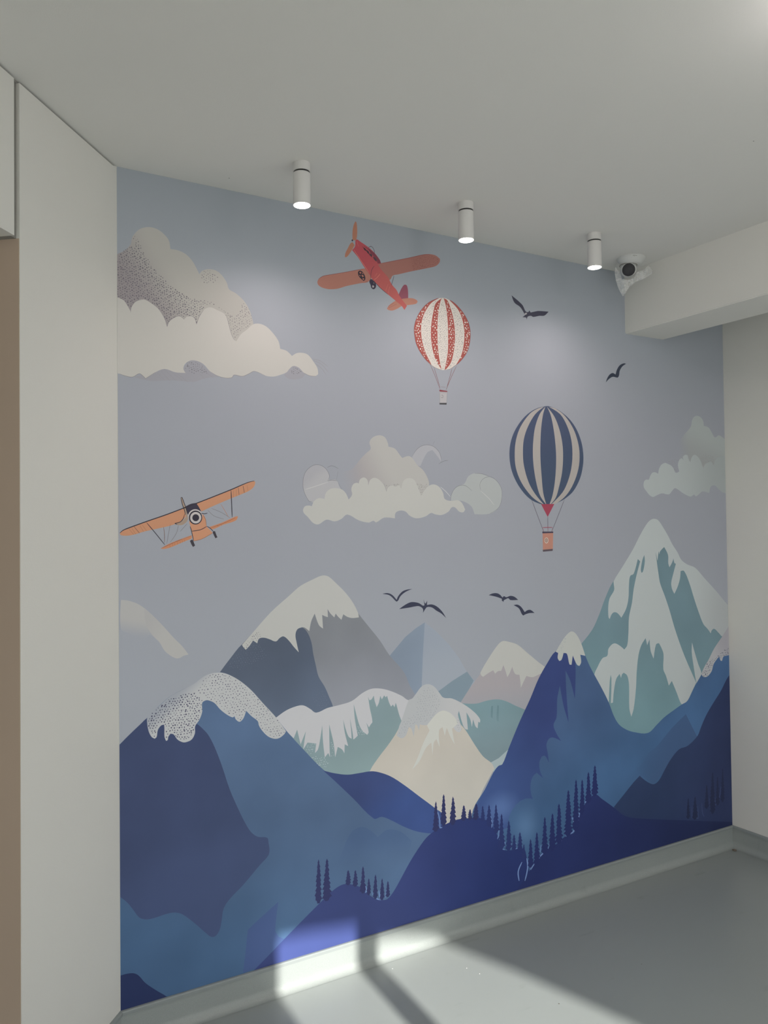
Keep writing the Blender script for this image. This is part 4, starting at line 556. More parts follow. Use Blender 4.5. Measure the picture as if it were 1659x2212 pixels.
 ('c3f','cloud_front','c3',1.6,(166, 172, 170),[[(2321.3,1748.7),(2326.7,1763.4),(2339.4,1771),(2356.2,1771.3),(2365,1786.2),(2380.2,1802.8),(2399.4,1805.6),(2419.3,1799.3),(2425.5,1821.7),(2441.1,1841.4),(2467.3,1851.2),(2484.5,1847.2),(2506.2,1840.4),(2523.4,1827.4),(2534,1809.6),(2545,1806.9),(2562.9,1813.4),(2554.8,1843.3),(2564.4,1867.8),(2582.5,1876),(2593.5,1868.8),(2589.4,1883.8),(2605.4,1893.5),(2623.4,1892.6),(2631.9,1870),(2642.9,1859.7),(2650.3,1879.8),(2669,1895.8),(2691.8,1890.5),(2714.3,1869.7),(2727.6,1845.4),(2734.3,1836.3),(2746.4,1852.1),(2770.1,1862.2),(2793.8,1867.6),(2809.8,1847.8),(2822.5,1873.2),(2846.9,1889.7),(2885.7,1897.3),(2919.7,1898.5),(2923.7,1708.7),(2894.7,1716.3),(2870.6,1720.7),(2842.3,1736),(2823.6,1749.8),(2802.3,1752.5),(2783.1,1742.9),(2774.2,1714.8),(2724,1721.9),(2695.7,1706.2),(2677.1,1698.3),(2663.6,1705.8),(2640.6,1696.4),(2613.6,1702.2),(2578,1715.4),(2551.7,1728.7),(2529.7,1734.4),(2511.8,1722.1),(2489.4,1705.4),(2441.9,1709.3),(2407.3,1700),(2381.6,1692.3),(2360.7,1699.5),(2340.1,1716.8),(2323.8,1734.1)]],{'g': ((152, 158, 156), [(2474.1, 1781.2), (2863.1, 1789.7)])}),
 ('c3x','printed_dots','c3',1.3,(126, 124, 124),[[(2484.8,1856.2),(2529.1,1872.7),(2560,1867.7),(2554,1813.1),(2536.3,1812.7),(2515,1839.2),(2493.2,1846)],[(2705.5,1884.8),(2738.5,1901.4),(2813.6,1894.8),(2812.4,1854.1),(2784.4,1868.8),(2734.4,1839.4)]],{'sp': 7.77, 'ds': 2.37, 'dots': 1}),
 ('rp','painted_airplane','',2,(158, 72, 78),[[(830.4,2574.2),(842.7,2590.1),(844.7,2611.9),(851.7,2616.8),(865.5,2610.8),(893.4,2598.6),(921.5,2581.5),(946.2,2557.5),(951.4,2544.2),(938.8,2537.6),(952.9,2521),(981.4,2497.1),(992.1,2479.8),(1002.9,2467.2),(1017.3,2455.1),(1028.1,2437.7),(1042.6,2420.6),(1062.8,2401.1),(1057.1,2392.4),(1051.4,2383.8),(1038.6,2397.9),(1013.1,2413.5),(980.6,2432.7),(944.8,2454.3),(913.1,2480.8),(902.7,2494.7),(878.4,2522),(854.4,2552)]],{'g': ((164, 86, 82), [(879.0, 2571.4), (970.2, 2470.4)]), 'label': 'red monoplane with orange wings, flying upwards at the top of the mural'}),
 ('rpw','wing','rp',1.8,(155, 107, 94),[[(689.4,2435.9),(694.5,2448.6),(711.1,2461.5),(737.7,2470.6),(795.2,2487.8),(850.3,2505.3),(880.1,2514.5),(906.5,2520.1),(920.4,2497.4),(895.3,2467.3),(863.7,2458.1),(804.8,2439),(770.7,2425),(737.1,2418.2),(710.6,2419.5),(694.2,2426.2)]],{}),
 ('rpw2','wing','rp',1.9,(143, 99, 90),[[(927.9,2529.6),(935.2,2540.1),(949.6,2544.9),(1007.8,2564.1),(1082.3,2588.7),(1139.3,2608.6),(1170.2,2614.9),(1197.3,2613.8),(1216.7,2603.9),(1214.5,2590.4),(1196.7,2573),(1157.8,2558.8),(1081.5,2534.3),(1025.5,2514.7),(1001.6,2506.4),(988.6,2488.8),(963.3,2491.3),(934.9,2512)]],{}),
 ('rpf','tail_fin','rp',1.7,(128, 74, 86),[[(1020.7,2430.3),(1027.4,2440.7),(1037.7,2461.1),(1049,2477),(1056.5,2480.6),(1063.9,2477.5),(1068.4,2459.1),(1068.7,2427.3),(1042.6,2414.3)]],{}),
 ('rps','tailplane','rp',1.8,(159, 112, 96),[[(974.4,2378.6),(983.7,2392.4),(1000.2,2405.5),(1020.5,2417.7),(1061.3,2429.5),(1087.5,2433),(1106.3,2429.2),(1111.2,2423.4),(1104.2,2414.5),(1072.2,2405.5),(1042.3,2398.4),(1020,2384.5),(998,2374.7),(981.6,2374.8)]],{}),
 ('rpp','propeller','rp',2.3,(154, 106, 86),[[(832.6,2613.5),(833,2643.6),(838.5,2669.1),(845.6,2682.7),(849.7,2678.9),(852.2,2659.3),(851.9,2634.7),(847.1,2613.8),(839.5,2611.6)],[(832.5,2603.7),(841,2594.4),(830.4,2575.7),(816.5,2555.1),(806.1,2544.3),(800.3,2544.8),(802.8,2559),(813.3,2579),(823.8,2597.6)]],{}),
 ('rph','propeller_hub','rp',2.4,(50, 48, 56),[[(831.9,2614.3),(836,2611),(831.8,2606),(827.7,2609.6)]],{}),
 ('rpc','cockpit','rp',2.3,(112, 58, 68),[[(896.9,2593),(921.5,2580),(946.2,2556.8),(951.7,2544.3),(937,2542),(931.8,2555.2),(914.3,2571)]],{}),
 ('rpk','printed_line','rp',2.5,(66, 54, 62),[[(896.9,2594.5),(909.3,2601.9),(918.1,2596.5),(923.3,2584.9),(923.2,2573.4)],[(872.3,2594.4),(886.2,2585),(900.1,2571.8),(914.1,2560.1)],[(879.3,2596.2),(900.3,2587.3),(912.5,2570.7)],[(922.6,2531.3),(913.6,2518.1),(908.1,2501.8),(906.8,2481.4)],[(1007,2507.2),(1001.3,2487.5),(994.9,2469.2)],[(895.3,2467.3),(884.7,2467.4)],[(913.1,2480.8),(944.8,2454.3),(980.6,2432.7)]],{'w': 1.72}),
 ('rpn','cockpit_window','rp',2.5,(76, 62, 68),[[(876.5,2592),(887,2588.2),(889,2580.8),(882,2582.7)],[(889,2585.5),(900.2,2580.5),(902.2,2572.1),(894.5,2574)],[(903,2576),(914.3,2571),(913.5,2563.1),(905.7,2565.9)],[(916,2565.1),(930.1,2559.6),(933.5,2547.6),(922.9,2553.7)]],{}),
 ('rpe','wing_emblem','rp',2.1,(52, 46, 54),[[(853.7,2496.6),(860.7,2503.8),(871.2,2502.3),(881.5,2490),(884.2,2476.5),(877.7,2467.9),(867.3,2474.1),(857,2483.3)]],{}),
 ('rpe2','wing_emblem','rp',2.2,(158, 104, 90),[[(858.6,2496.7),(864.2,2500.7),(868.3,2497),(864.1,2492.7)],[(867.5,2489.5),(875.2,2490),(877.9,2484.3),(871.6,2481.5)],[(860.6,2489),(864.7,2485.4),(862.6,2483.2),(859.1,2485.8)],[(872.6,2478.5),(879.6,2477.4),(877.8,2471.9),(872.9,2473.6)],[(871.8,2498.7),(876.7,2494.5),(873.9,2492.9),(870.4,2495.5)]],{}),
 ('rpu','wheel','rp',2.3,(56, 50, 64),[[(900.6,2469.7),(906,2479.8),(916.6,2478.2),(928.9,2464.5),(926.9,2450.2),(918,2443.6),(909.2,2447.7),(905.8,2458)]],{}),
 ('rpu2','wheel_glint','rp',2.4,(160, 154, 152),[[(912.1,2455.8),(918.1,2458.3),(921.6,2452.5),(914.5,2448.4)],[(918.3,2469.1),(921.8,2466.5),(919.3,2464.6)]],{}),
 ('rpg','printed_line','rp',2.5,(192, 124, 108),[[(947.3,2504.6),(931,2486.5),(920.2,2478.7)],[(934.8,2505.8),(923.9,2491.7)],[(981.1,2472),(969.9,2445.3)],[(988.2,2463.6),(980.6,2437.4)],[(911.3,2480.5),(920.1,2474.1)],[(851.6,2610),(856.6,2592.4)],[(837.4,2576.9),(864.7,2544.5),(899.3,2503.5)]],{'w': 1.38}),
 ('rpx','printed_dots','rp',2.4,(112, 66, 64),[[(1086,2584.5),(1170.1,2611.6),(1212.7,2601.6),(1208.6,2586.2),(1154,2559.9),(1096.6,2539.8),(1091.3,2561.4)]],{'sp': 7.27, 'ds': 2.48, 'dots': 1, 'ang': 20}),
 ('rpx2','printed_line','rp',2.4,(118, 68, 66),[[(1091.2,2558.2),(1096.6,2538.2)],[(1170.4,2577),(1173.3,2564.5)],[(949.6,2544.3),(1007.8,2562.9),(1082.2,2587.5),(1139.3,2607.3),(1170.2,2613.6)],[(694.5,2448.6),(711.1,2460.9),(737.7,2470),(795.2,2487.1),(850.3,2504.7),(878.3,2513.6)],[(980,2387.2),(1005.7,2404.7)],[(981.7,2382.7),(1016.6,2401.4)]],{'w': 1.42}),
 ('yp','painted_airplane','',2,(183, 132, 102),[[(224,1593.8),(226.8,1578),(231.1,1560.6),(236.7,1528.2),(263.4,1534.1),(284.3,1543.9),(300.9,1553.9),(290.5,1565.7),(280.1,1577.5),(279.3,1592.1),(275.8,1603.8),(268.4,1614),(246.2,1615.4)]],{'label': 'orange biplane with a round dark nose at the left of the mural'}),
 ('ypw','top_wing','yp',1.6,(180, 130, 100),[[(5.1,1555),(11.9,1564.5),(28.1,1571.8),(88.5,1593.7),(147.6,1613.8),(205.3,1634.2),(216.8,1612.6),(199.2,1595.4),(170.3,1581.3),(110.7,1567.6),(82.8,1561.8),(47,1551.6),(25.3,1548.6),(9.1,1550.5)],[(246.4,1651.7),(306.3,1674),(367.7,1698.4),(424.2,1721.7),(446.5,1727.6),(450.3,1722.2),(444.7,1707.1),(427.2,1693.3),(398.7,1680.9),(367.5,1668.7),(306.1,1643.2),(264,1624.1)]],{}),
 ('ypl','lower_wing','yp',1.7,(180, 124, 92),[[(130,1506.6),(158.5,1521.6),(198.8,1536.6),(231,1547.6),(231.5,1536.9),(204.6,1526.5),(164.1,1510.1),(141.3,1504.9)],[(289,1573.1),(336.1,1588.8),(379.4,1607.3),(388.7,1607.9),(380.9,1594.5),(336,1580),(299.5,1565.7)]],{}),
 ('ypd','nose_cowl','yp',2.1,(56, 52, 66),[[(211.1,1639.9),(228.7,1648.7),(246.4,1651.7),(255.2,1638.7),(262.5,1624.1),(246.2,1628.5),(231.5,1625.6),(219.7,1612.6)]],{}),
 ('ype','wing_edge','yp',2.2,(50, 47, 56),[[(5.1,1557.2),(14.6,1565.3),(28.1,1571.3),(88.5,1593.1),(147.6,1613.3),(211.1,1637.1),(246.4,1650.2),(306.3,1673.4),(367.7,1697.8),(424.2,1721.7),(447.1,1727.3)]],{'w': 3.15}),
 ('ypr','nose_ring','yp',2.2,(178, 172, 168),[[(266.9,1608.2),(265.7,1601),(262.2,1594.5),(256.9,1589.4),(250.3,1586.1),(243,1585.1),(235.7,1586.2),(229.2,1589.6),(224,1594.7),(220.8,1601.1),(219.7,1608.3),(220.9,1615.4),(224.2,1621.8),(229.4,1626.9),(236,1630.2),(243.3,1631.4),(250.6,1630.3),(257.2,1627),(262.4,1621.8),(265.8,1615.3)]],{}),
 ('ypr1','nose_ring','yp',2.3,(52, 48, 58),[[(266.2,1604.4),(265.1,1597.4),(261.9,1591.1),(256.9,1586.1),(250.7,1582.9),(243.9,1581.9),(237,1583),(230.9,1586.3),(226.1,1591.3),(223,1597.6),(222,1604.5),(223.1,1611.5),(226.3,1617.7),(231.2,1622.7),(237.3,1625.9),(244.2,1627),(251,1625.9),(257.2,1622.7),(262.1,1617.7),(265.2,1611.4)]],{}),
 ('ypr2','nose_ring','yp',2.4,(178, 172, 168),[[(263,1603.8),(262,1598.1),(259.4,1592.9),(255.3,1588.8),(250.1,1586.2),(244.5,1585.3),(238.8,1586.3),(233.8,1588.9),(229.8,1593.1),(227.2,1598.2),(226.4,1603.9),(227.3,1609.6),(229.9,1614.8),(234,1618.9),(239.1,1621.5),(244.7,1622.4),(250.4,1621.5),(255.5,1618.9),(259.5,1614.7),(262.1,1609.6)]],{}),
 ('ypr3','nose_hub','yp',2.5,(50, 46, 56),[[(255.8,1603.8),(255.3,1600.3),(253.6,1597.2),(251.1,1594.7),(248,1593.1),(244.5,1592.6),(241.1,1593.1),(238,1594.8),(235.5,1597.3),(233.9,1600.4),(233.4,1603.9),(234,1607.4),(235.6,1610.5),(238.1,1613),(241.2,1614.6),(244.7,1615.2),(248.1,1614.6),(251.3,1613),(253.7,1610.5),(255.3,1607.3)]],{}),
 ('ypp','propeller','yp',2.2,(150, 132, 116),[[(196.2,1668.6),(200.3,1669.2),(205.4,1655.7),(212.5,1635.6),(216.8,1615.5),(219,1601.1),(213.7,1589.6),(199.1,1580.5),(181.8,1581.8),(176,1585.5),(193.4,1589.1),(205,1598.2),(212.4,1606.8),(208.1,1624.1),(201,1647.1)]],{}),
 ('ypk','printed_line','yp',2.6,(52, 48, 56),[[(196.2,1668.6),(200.3,1669.2),(205.4,1655.7),(212.5,1635.6),(217.7,1615.5)],[(196.2,1668.6),(201,1647.1),(208.1,1627),(210.9,1612.6)],[(208,1615.5),(203.6,1601.1),(193.4,1590.3),(176,1585.8),(184.7,1582.6)],[(262.5,1618.3),(272.9,1616.6),(284.3,1618.6)],[(231.1,1560.6),(245.8,1561.9),(263.6,1566),(282.2,1576)],[(225.9,1576.5),(230.5,1560.6),(237.3,1528.2)],[(281.6,1576),(293.5,1568.6),(304,1557.4)],[(48.5,1576.6),(64.9,1556.4)],[(390.1,1703.2),(392.4,1679.4)],[(87.1,1588.9),(116.2,1553.5),(144.2,1517.6)]],{'w': 2.23}),
 ('yps','wing_strut','yp',2.6,(50, 46, 54),[[(364.6,1693.9),(366.4,1650.9),(367.9,1604.9)],[(406.8,1709.4),(411.3,1687.1)]],{'w': 2.92}),
 ('ypt','wing_wire','yp',1.9,(92, 80, 78),[[(140.3,1575.8),(143,1550.3),(143.1,1524.8)],[(161.7,1582.8),(155.8,1552.9),(149.9,1520.4)],[(188.1,1581.1),(181.6,1555.5),(161.4,1525.8)],[(216.6,1585.2),(204.9,1572.4),(193.2,1559.6)],[(297,1634.4),(330.2,1621.2),(360.8,1602.9)],[(284.9,1628.5),(305.9,1609.5),(339.9,1598.8)]],{'w': 0.88}),
 ('ypv','wing_strut','yp',1.9,(166, 112, 84),[[(140.3,1575.8),(143,1550.3),(143.1,1524.8)],[(328.9,1649.2),(342.5,1627.2),(355.3,1605)]],{'w': 1.32}),
 ('ypo','printed_line','yp',2.3,(120, 78, 62),[[(33.5,1568.5),(47,1552.4)],[(41.7,1571.1),(53.9,1552.9)],[(66.4,1579.8),(77.3,1561)],[(73.3,1582),(87,1563.1)],[(373.9,1694),(373.1,1671.7)],[(382.6,1698.6),(383,1674.2)],[(421,1712.7),(423.4,1694.7)],[(236.7,1528.2),(263.4,1534.1),(300.9,1553.3)],[(164.2,1521.5),(231,1545.6)],[(132.9,1507.4),(164.2,1520.9),(198.8,1535.7)],[(293.5,1570.1),(336.1,1584.4),(379.4,1603.4)],[(159.9,1517.3),(160.7,1510.2)],[(168.5,1521.4),(169.3,1512.9)],[(175.7,1522.7),(176.2,1515)],[(184.3,1525.4),(184.8,1517.7)],[(193,1528.1),(193.5,1520.9)],[(200.2,1530.8),(200.8,1523.7)],[(207.5,1533),(208.1,1526.4)],[(317.8,1580.1),(319.2,1574.3)],[(329.9,1581.5),(331.4,1577.1)],[(268.4,1612.5),(277.2,1597.9),(280.1,1577.5)]],{'w': 1.15}),
 ('ypu','wheel','yp',2.7,(60, 56, 62),[[(225,1529),(229.4,1532.3),(234.4,1532.6),(238.2,1523),(241.9,1513.6),(235.1,1509.4),(230.8,1515.9)],[(300.9,1555.4),(304,1559.2),(309.1,1559.1),(313,1547.9),(316.9,1539.1),(309.9,1536.2),(305.4,1545.1)]],{}),
 ('rb','painted_balloon','',3.4,(188, 183, 174),[[(1222.8,2452.7),(1194,2444.7),(1161.2,2426.7),(1131.3,2399.2),(1106.9,2362.4),(1094.5,2327.4),(1094.1,2298.3),(1101.5,2263.4),(1118.2,2233.8),(1141.8,2207),(1165.7,2189),(1189.9,2177.6),(1222.6,2172),(1255.8,2179.1),(1278.3,2192.6),(1301,2208.5),(1329.8,2239),(1347.3,2268.7),(1356.6,2309.2),(1357.1,2341.9),(1349,2371.2),(1329.6,2401.4),(1301.7,2428),(1273.9,2445.1),(1246.2,2452.9)]],{'label': 'red and white striped hot air balloon with speckled stripes'}),
 ('rb1','stripe','rb',3.6,(146, 77, 70),[[(1210.4,2450.3),(1194,2444.7),(1161.2,2426.7),(1131.3,2399.2),(1106.9,2362.4),(1094.5,2327.4),(1094.1,2298.3),(1101.5,2263.4),(1118.2,2233.8),(1141.8,2207),(1171.1,2186.8),(1157.9,2208.5),(1147.5,2225.5),(1134.5,2255.7),(1126.5,2290.7),(1125.5,2328.8),(1133.5,2365.7),(1152.8,2401.9),(1177.4,2430)]],{}),
 ('rb2','stripe','rb',3.6,(146, 77, 70),[[(1222.8,2452),(1193.7,2427.6),(1182.3,2392.1),(1173.6,2352.5),(1169.7,2311.3),(1172.3,2270.9),(1179.9,2235.5),(1193,2205.1),(1217.1,2172.8),(1211.9,2193.3),(1205.6,2224.5),(1200.8,2269.4),(1200.1,2314.8),(1201.3,2355.8),(1206.9,2402),(1215.7,2437.4)]],{}),
 ('rb3','stripe','rb',3.6,(146, 77, 70),[[(1231.6,2452.7),(1241.6,2422.5),(1247.9,2379.7),(1250,2338.8),(1249.8,2292.9),(1248.6,2251.6),(1242.5,2216.7),(1231.4,2174.1),(1239.2,2177.6),(1261.7,2204.8),(1274.9,2245.1),(1281.1,2282.5),(1282.7,2331),(1277,2374.1),(1265.1,2414),(1248.9,2446.4)]],{}),
 ('rb4','stripe','rb',3.6,(146, 77, 70),[[(1257.3,2449.8),(1273.9,2445.1),(1301.7,2428),(1329.6,2401.4),(1349,2371.2),(1357.1,2341.9),(1356.6,2309.2),(1347.3,2268.7),(1329.8,2239),(1301,2208.5),(1283.9,2194.9),(1309.9,2234.8),(1321.7,2268.3),(1328.1,2310.7),(1325.9,2352.2),(1315.2,2390.3),(1296,2420.3)]],{}),
 ('rbx','printed_dots','rb',3.8,(206, 196, 184),[[(1193.9,2440.2),(1169.3,2427.8),(1150.1,2406.1),(1128.1,2365),(1122.3,2328.4),(1123.1,2290.4),(1130.5,2255.3),(1143.4,2225.1),(1155.2,2203.8),(1141.9,2211.5),(1120.9,2236.3),(1104.9,2266),(1097.2,2298.7),(1097.6,2325.5),(1109.5,2360.5),(1133.9,2397.2),(1161.2,2424.5)],[(1215.8,2444.2),(1197.8,2425.9),(1185,2390.2),(1176.3,2352.8),(1173,2311.7),(1175,2271.2),(1182.6,2235.8),(1195.7,2205.4),(1211.7,2179.6),(1209.2,2193),(1202.8,2224.2),(1198.1,2269.1),(1197.4,2314.5),(1198.6,2355.5),(1204.2,2401.7)],[(1236.5,2449.3),(1244.4,2422.8),(1251.2,2380.2),(1252.8,2339.1),(1253.2,2293.3),(1251.9,2251.9),(1246.7,2217.1),(1235.1,2179.5),(1240.6,2184.5),(1259,2206.8),(1272.2,2247.1),(1278.3,2282.2),(1279.9,2330.7),(1274.2,2373.8),(1262.3,2413.7),(1248.8,2441.8)],[(1279.4,2440.1),(1298.9,2426.5),(1326.7,2399.9),(1345.6,2369.6),(1353.7,2341.5),(1353.2,2308.8),(1343.9,2269.5),(1326.9,2241.1),(1298.2,2210.5),(1312.7,2235),(1324.6,2268.6),(1330.9,2311),(1328.8,2352.6),(1318.1,2390.7),(1298.8,2420.7)]],{'sp': 10.98, 'ds': 5.22, 'dots': 1, 'ang': 60}),
 ('rbx2','printed_dots','rb',3.8,(132, 128, 124),[[(1202.1,2443.5),(1177.3,2420.9),(1155.3,2395.5),(1136.1,2363.8),(1128.9,2329.2),(1129.7,2291.1),(1137.2,2258.2),(1152.8,2226.1),(1179.2,2190.2),(1206.2,2179.1),(1190.3,2204.9),(1177.2,2235.3),(1169.6,2270.6),(1167,2311),(1170.9,2352.2),(1179.6,2391.8),(1188.2,2422.4)],[(1225.5,2446.7),(1218.3,2430.9),(1210.2,2402.5),(1204.9,2356.3),(1202.9,2315.1),(1203.5,2269.7),(1208.3,2224.8),(1214.7,2193.5),(1222.6,2177.2),(1229.6,2181.3),(1239.8,2216.4),(1245.8,2251.3),(1247,2292.6),(1247.2,2338.4),(1245.1,2379.4),(1238.8,2422.1)],[(1259.9,2440.9),(1273.4,2410.5),(1281.2,2374.6),(1286.1,2331.4),(1283.9,2282.8),(1279.1,2245.5),(1265.9,2205.2),(1255.9,2185.9),(1281.2,2199.7),(1305.6,2234.3),(1318.9,2268),(1324.7,2310.3),(1322.5,2351.8),(1312.3,2387.7),(1287.5,2421.5)]],{'sp': 8.65, 'ds': 3.42, 'dots': 1, 'ang': 50}),
 ('rbl','rope','rb',3.2,(118, 76, 76),[[(1164.4,2188.9),(1186.7,2145.7),(1210.4,2093.2)],[(1181.8,2180.3),(1194.8,2144.1),(1209.4,2101.8)],[(1267,2182.4),(1255.3,2147),(1239.3,2098.9)],[(1288.1,2193.5),(1263.7,2150),(1236.5,2095.2)],[(1213.3,2105.9),(1235.3,2106.1)]],{'w': 1.69}),
 ('rbo','printed_line','rb',3.9,(96, 72, 72),[[(1209,2450.2),(1194,2444.7),(1161.2,2426.7),(1131.3,2399.2),(1106.9,2362.4),(1094.5,2327.4),(1094.1,2298.3),(1101.5,2263.4),(1118.2,2233.8),(1141.8,2207),(1165.7,2189),(1189.9,2177.6),(1217.1,2172.2)],[(1228.1,2173.1),(1255.8,2179.1),(1278.3,2192.6),(1301,2208.5),(1329.8,2239),(1347.3,2268.7),(1356.6,2309.2),(1357.1,2341.9),(1349,2371.2),(1329.6,2401.4),(1301.7,2428),(1273.9,2445.1),(1246.2,2452.9)]],{'w': 1.08}),
 ('rbb','basket','rb',3.6,(162, 160, 160),[[(1207,2086.2),(1242.7,2088.4),(1238.4,2040.7),(1206.8,2038.5)]],{'sharp': 1}),
 ('rbr','basket_rim','rb',3.7,(122, 60, 66),[[(1205.5,2093.3),(1210.4,2094.4),(1243.3,2092.3),(1242.7,2088.4),(1210.3,2087.3),(1206.5,2088.4)]],{'sharp': 1}),
 ('rbd','basket_base','rb',3.7,(66, 66, 68),[[(1205.5,2043.4),(1239.3,2045.8),(1238.6,2038.9),(1205.4,2037.3)]],{'sharp': 1}),
 ('rbe','printed_line','rb',3.8,(92, 88, 90),[[(1214.2,2073.1),(1218.3,2075.2),(1223.2,2071.5),(1220.9,2064.9),(1215.4,2064.1),(1213.3,2067.3)],[(1208.1,2085.1),(1207.4,2043.1)],[(1242.4,2087.7),(1238.7,2045.3)],[(1210.2,2083.5),(1240.5,2085.1)]],{'w': 1.26}),
 ('bb','painted_balloon','',3,(68, 77, 99),[[(1745.8,2067),(1686.3,2050.8),(1630.6,2016.9),(1583.2,1966),(1555.4,1913.7),(1545.7,1859.5),(1553.3,1800.1),(1579.1,1746.9),(1616.8,1702.5),(1655.2,1674.2),(1694.4,1659.3),(1734.2,1651.9),(1766.5,1653.6),(1807.5,1664.6),(1845,1680.5),(1891.7,1712.2),(1931,1766.4),(1949.3,1820.6),(1953.3,1868.2),(1943,1924.8),(1914.4,1980.4),(1873.2,2022.1),(1815.7,2054.5),(1774.9,2065.8)]],{'g': ((64, 76, 96), [(1693.3, 2005.4), (1768.1, 1732.1)]), 'label': 'navy and cream striped hot air balloon with an orange basket'}),
 ('bb0','stripe','bb',3.2,(158, 153, 147),[[(1734.5,2064.4),(1694.2,2051.3),(1654.3,2027.4),(1606.4,1973.2),(1582.3,1920.9),(1573.6,1866.6),(1578.2,1803.8),(1606,1744.4),(1651.7,1693.9),(1686.7,1669.9),(1726.2,1653.4),(1679.3,1697.2),(1644.9,1745.2),(1620.9,1814),(1616.8,1868.2),(1622.9,1922.8),(1645.4,1975.3),(1685.8,2029.4)]],{}),
 ('bb1','stripe','bb',3.2,(158, 153, 147),[[(1741.7,2064.9),(1709.7,2030.9),(1684.8,1977.4),(1673.9,1925.1),(1669.7,1870.2),(1673.6,1806.5),(1688,1736.9),(1706.9,1688.4),(1739,1652.9),(1723.1,1700.8),(1716.3,1761.8),(1710.7,1838.1),(1711.2,1902.3),(1716.5,1970),(1727.7,2028.9)]],{}),
 ('bb2','stripe','bb',3.2,(158, 153, 147),[[(1750.6,2065.5),(1770.2,2031.5),(1785.3,1973.6),(1794.2,1912.1),(1797.2,1856.4),(1793.8,1794.4),(1784.4,1732.4),(1771.2,1686),(1755.1,1652.9),(1762.5,1655.1),(1791.5,1683.1),(1808.8,1723.5),(1828.7,1789.1),(1836.3,1857.8),(1833.4,1913.8),(1818.1,1972.2),(1790.5,2026.5)]],{}),
 ('bb3','stripe','bb',3.2,(158, 153, 147),[[(1760.7,2065.5),(1823.6,2037.9),(1860,1993.2),(1883.9,1934.8),(1890,1869.1),(1881.1,1806.1),(1859,1749.2),(1829,1705.2),(1766.5,1655.2),(1795.1,1659.9),(1849.4,1693),(1892.4,1743.6),(1923.4,1810.4),(1931.2,1873.7),(1921.7,1927.1),(1897.5,1979.5),(1852.4,2030.3),(1799.3,2059.7)]],{}),
 ('bbt','red_skirt','bb',3.3,(146, 64, 80),[[(1710.2,1655.5),(1782.8,1656.8),(1745.2,1602.3)]],{'sharp': 1}),
 ('bbl','rope','bb',2.8,(82, 72, 84),[[(1659.2,1674.3),(1689.4,1609.2),(1721.9,1540.4)],[(1840.8,1677.3),(1802.2,1605.9),(1766.2,1539.9)],[(1745.3,1606),(1745.4,1572.3),(1746,1540.1)]],{'w': 2.2}),
 ('bbk','rope','bb',2.9,(140, 58, 74),[[(1716.3,1557.9),(1744.3,1558.2),(1771.8,1558.3)],[(1744.5,1566.2),(1746,1541)],[(1716.3,1557.9),(1722.7,1541.3)],[(1771.8,1558.3),(1765.4,1540.8)]],{'w': 2.5}),
 ('bbb','basket','bb',3.2,(172, 124, 108),[[(1715.8,1535.9),(1774.2,1535.2),(1770.8,1465.8),(1716.4,1465.8)]],{'sharp': 1}),
 ('bbr','basket_rim','bb',3.3,(64, 58, 74),[[(1713.9,1541.4),(1775.1,1540.7),(1773.8,1534.6),(1715,1534.1)]],{'sharp': 1}),
 ('bbd','basket_base','bb',3.3,(84, 74, 80),[[(1715.6,1465.8),(1770.8,1468.2),(1769.8,1460),(1716.2,1457.6)]],{'sharp': 1}),
 ('bbe','basket_emblem','bb',3.4,(190, 176, 164),[[(1747.3,1504),(1746.7,1500.2),(1745,1496.8),(1742.6,1494.2),(1739.5,1492.5),(1736.2,1491.9),(1732.8,1492.6),(1729.8,1494.4),(1727.5,1497.1),(1726,1500.6),(1725.6,1504.4),(1726.2,1508.1),(1727.8,1511.5),(1730.2,1514.2),(1733.3,1515.8),(1736.7,1516.4),(1740,1515.7),(1743,1514),(1745.3,1511.2),(1746.8,1507.8)]],{}),
 ('bbf','basket_emblem','bb',3.5,(118, 92, 86),[[(1743.6,1504.3),(1743.2,1501.6),(1742.1,1499.2),(1740.4,1497.2),(1738.2,1496),(1735.8,1495.6),(1733.5,1496.1),(1731.4,1497.4),(1729.7,1499.4),(1728.7,1501.9),(1728.4,1504.6),(1728.8,1507.3),(1729.9,1509.8),(1731.7,1511.7),(1733.8,1512.9),(1736.2,1513.3),(1738.5,1512.9),(1740.6,1511.6),(1742.3,1509.6),(1743.3,1507.1)]],{}),
 ('bbg','basket_emblem','bb',3.6,(180, 158, 144),[[(1740.8,1504.4),(1740.6,1502.4),(1739.8,1500.6),(1738.7,1499.2),(1737.4,1498.3),(1735.9,1498.1),(1734.4,1498.4),(1733.1,1499.3),(1732,1500.8),(1731.4,1502.6),(1731.2,1504.6),(1731.5,1506.5),(1732.2,1508.3),(1733.3,1509.7),(1734.6,1510.6),(1736.1,1510.9),(1737.6,1510.6),(1738.9,1509.6),(1740,1508.2),(1740.6,1506.4)]],{}),
 ('bbh','basket_emblem','bb',3.7,(118, 92, 86),[[(1738,1504.4),(1737.9,1503.3),(1737.7,1502.3),(1737.3,1501.5),(1736.8,1501),(1736.3,1500.8),(1735.8,1501),(1735.4,1501.5),(1735.1,1502.3),(1734.9,1503.4),(1734.8,1504.5),(1734.9,1505.6),(1735.2,1506.6),(1735.5,1507.5),(1736,1508),(1736.5,1508.1),(1737,1507.9),(1737.4,1507.4),(1737.8,1506.6),(1738,1505.6)]],{}),
 ('d1','painted_bird','',2,(54, 57, 74),[[(941,1322.1),(958.2,1324),(974.1,1320.9),(987.7,1312.3),(1002.1,1296.7),(1009.2,1310),(1027,1326.1),(1048.1,1332.5),(1072,1333.8),(1050.3,1327.7),(1031.6,1318.7),(1017.5,1307.6),(1009,1294.3),(1002.1,1290.4),(996.6,1293.8),(980.8,1308.8),(967.2,1316.9)]],{'label': 'small gull on the left of the middle pair'}),
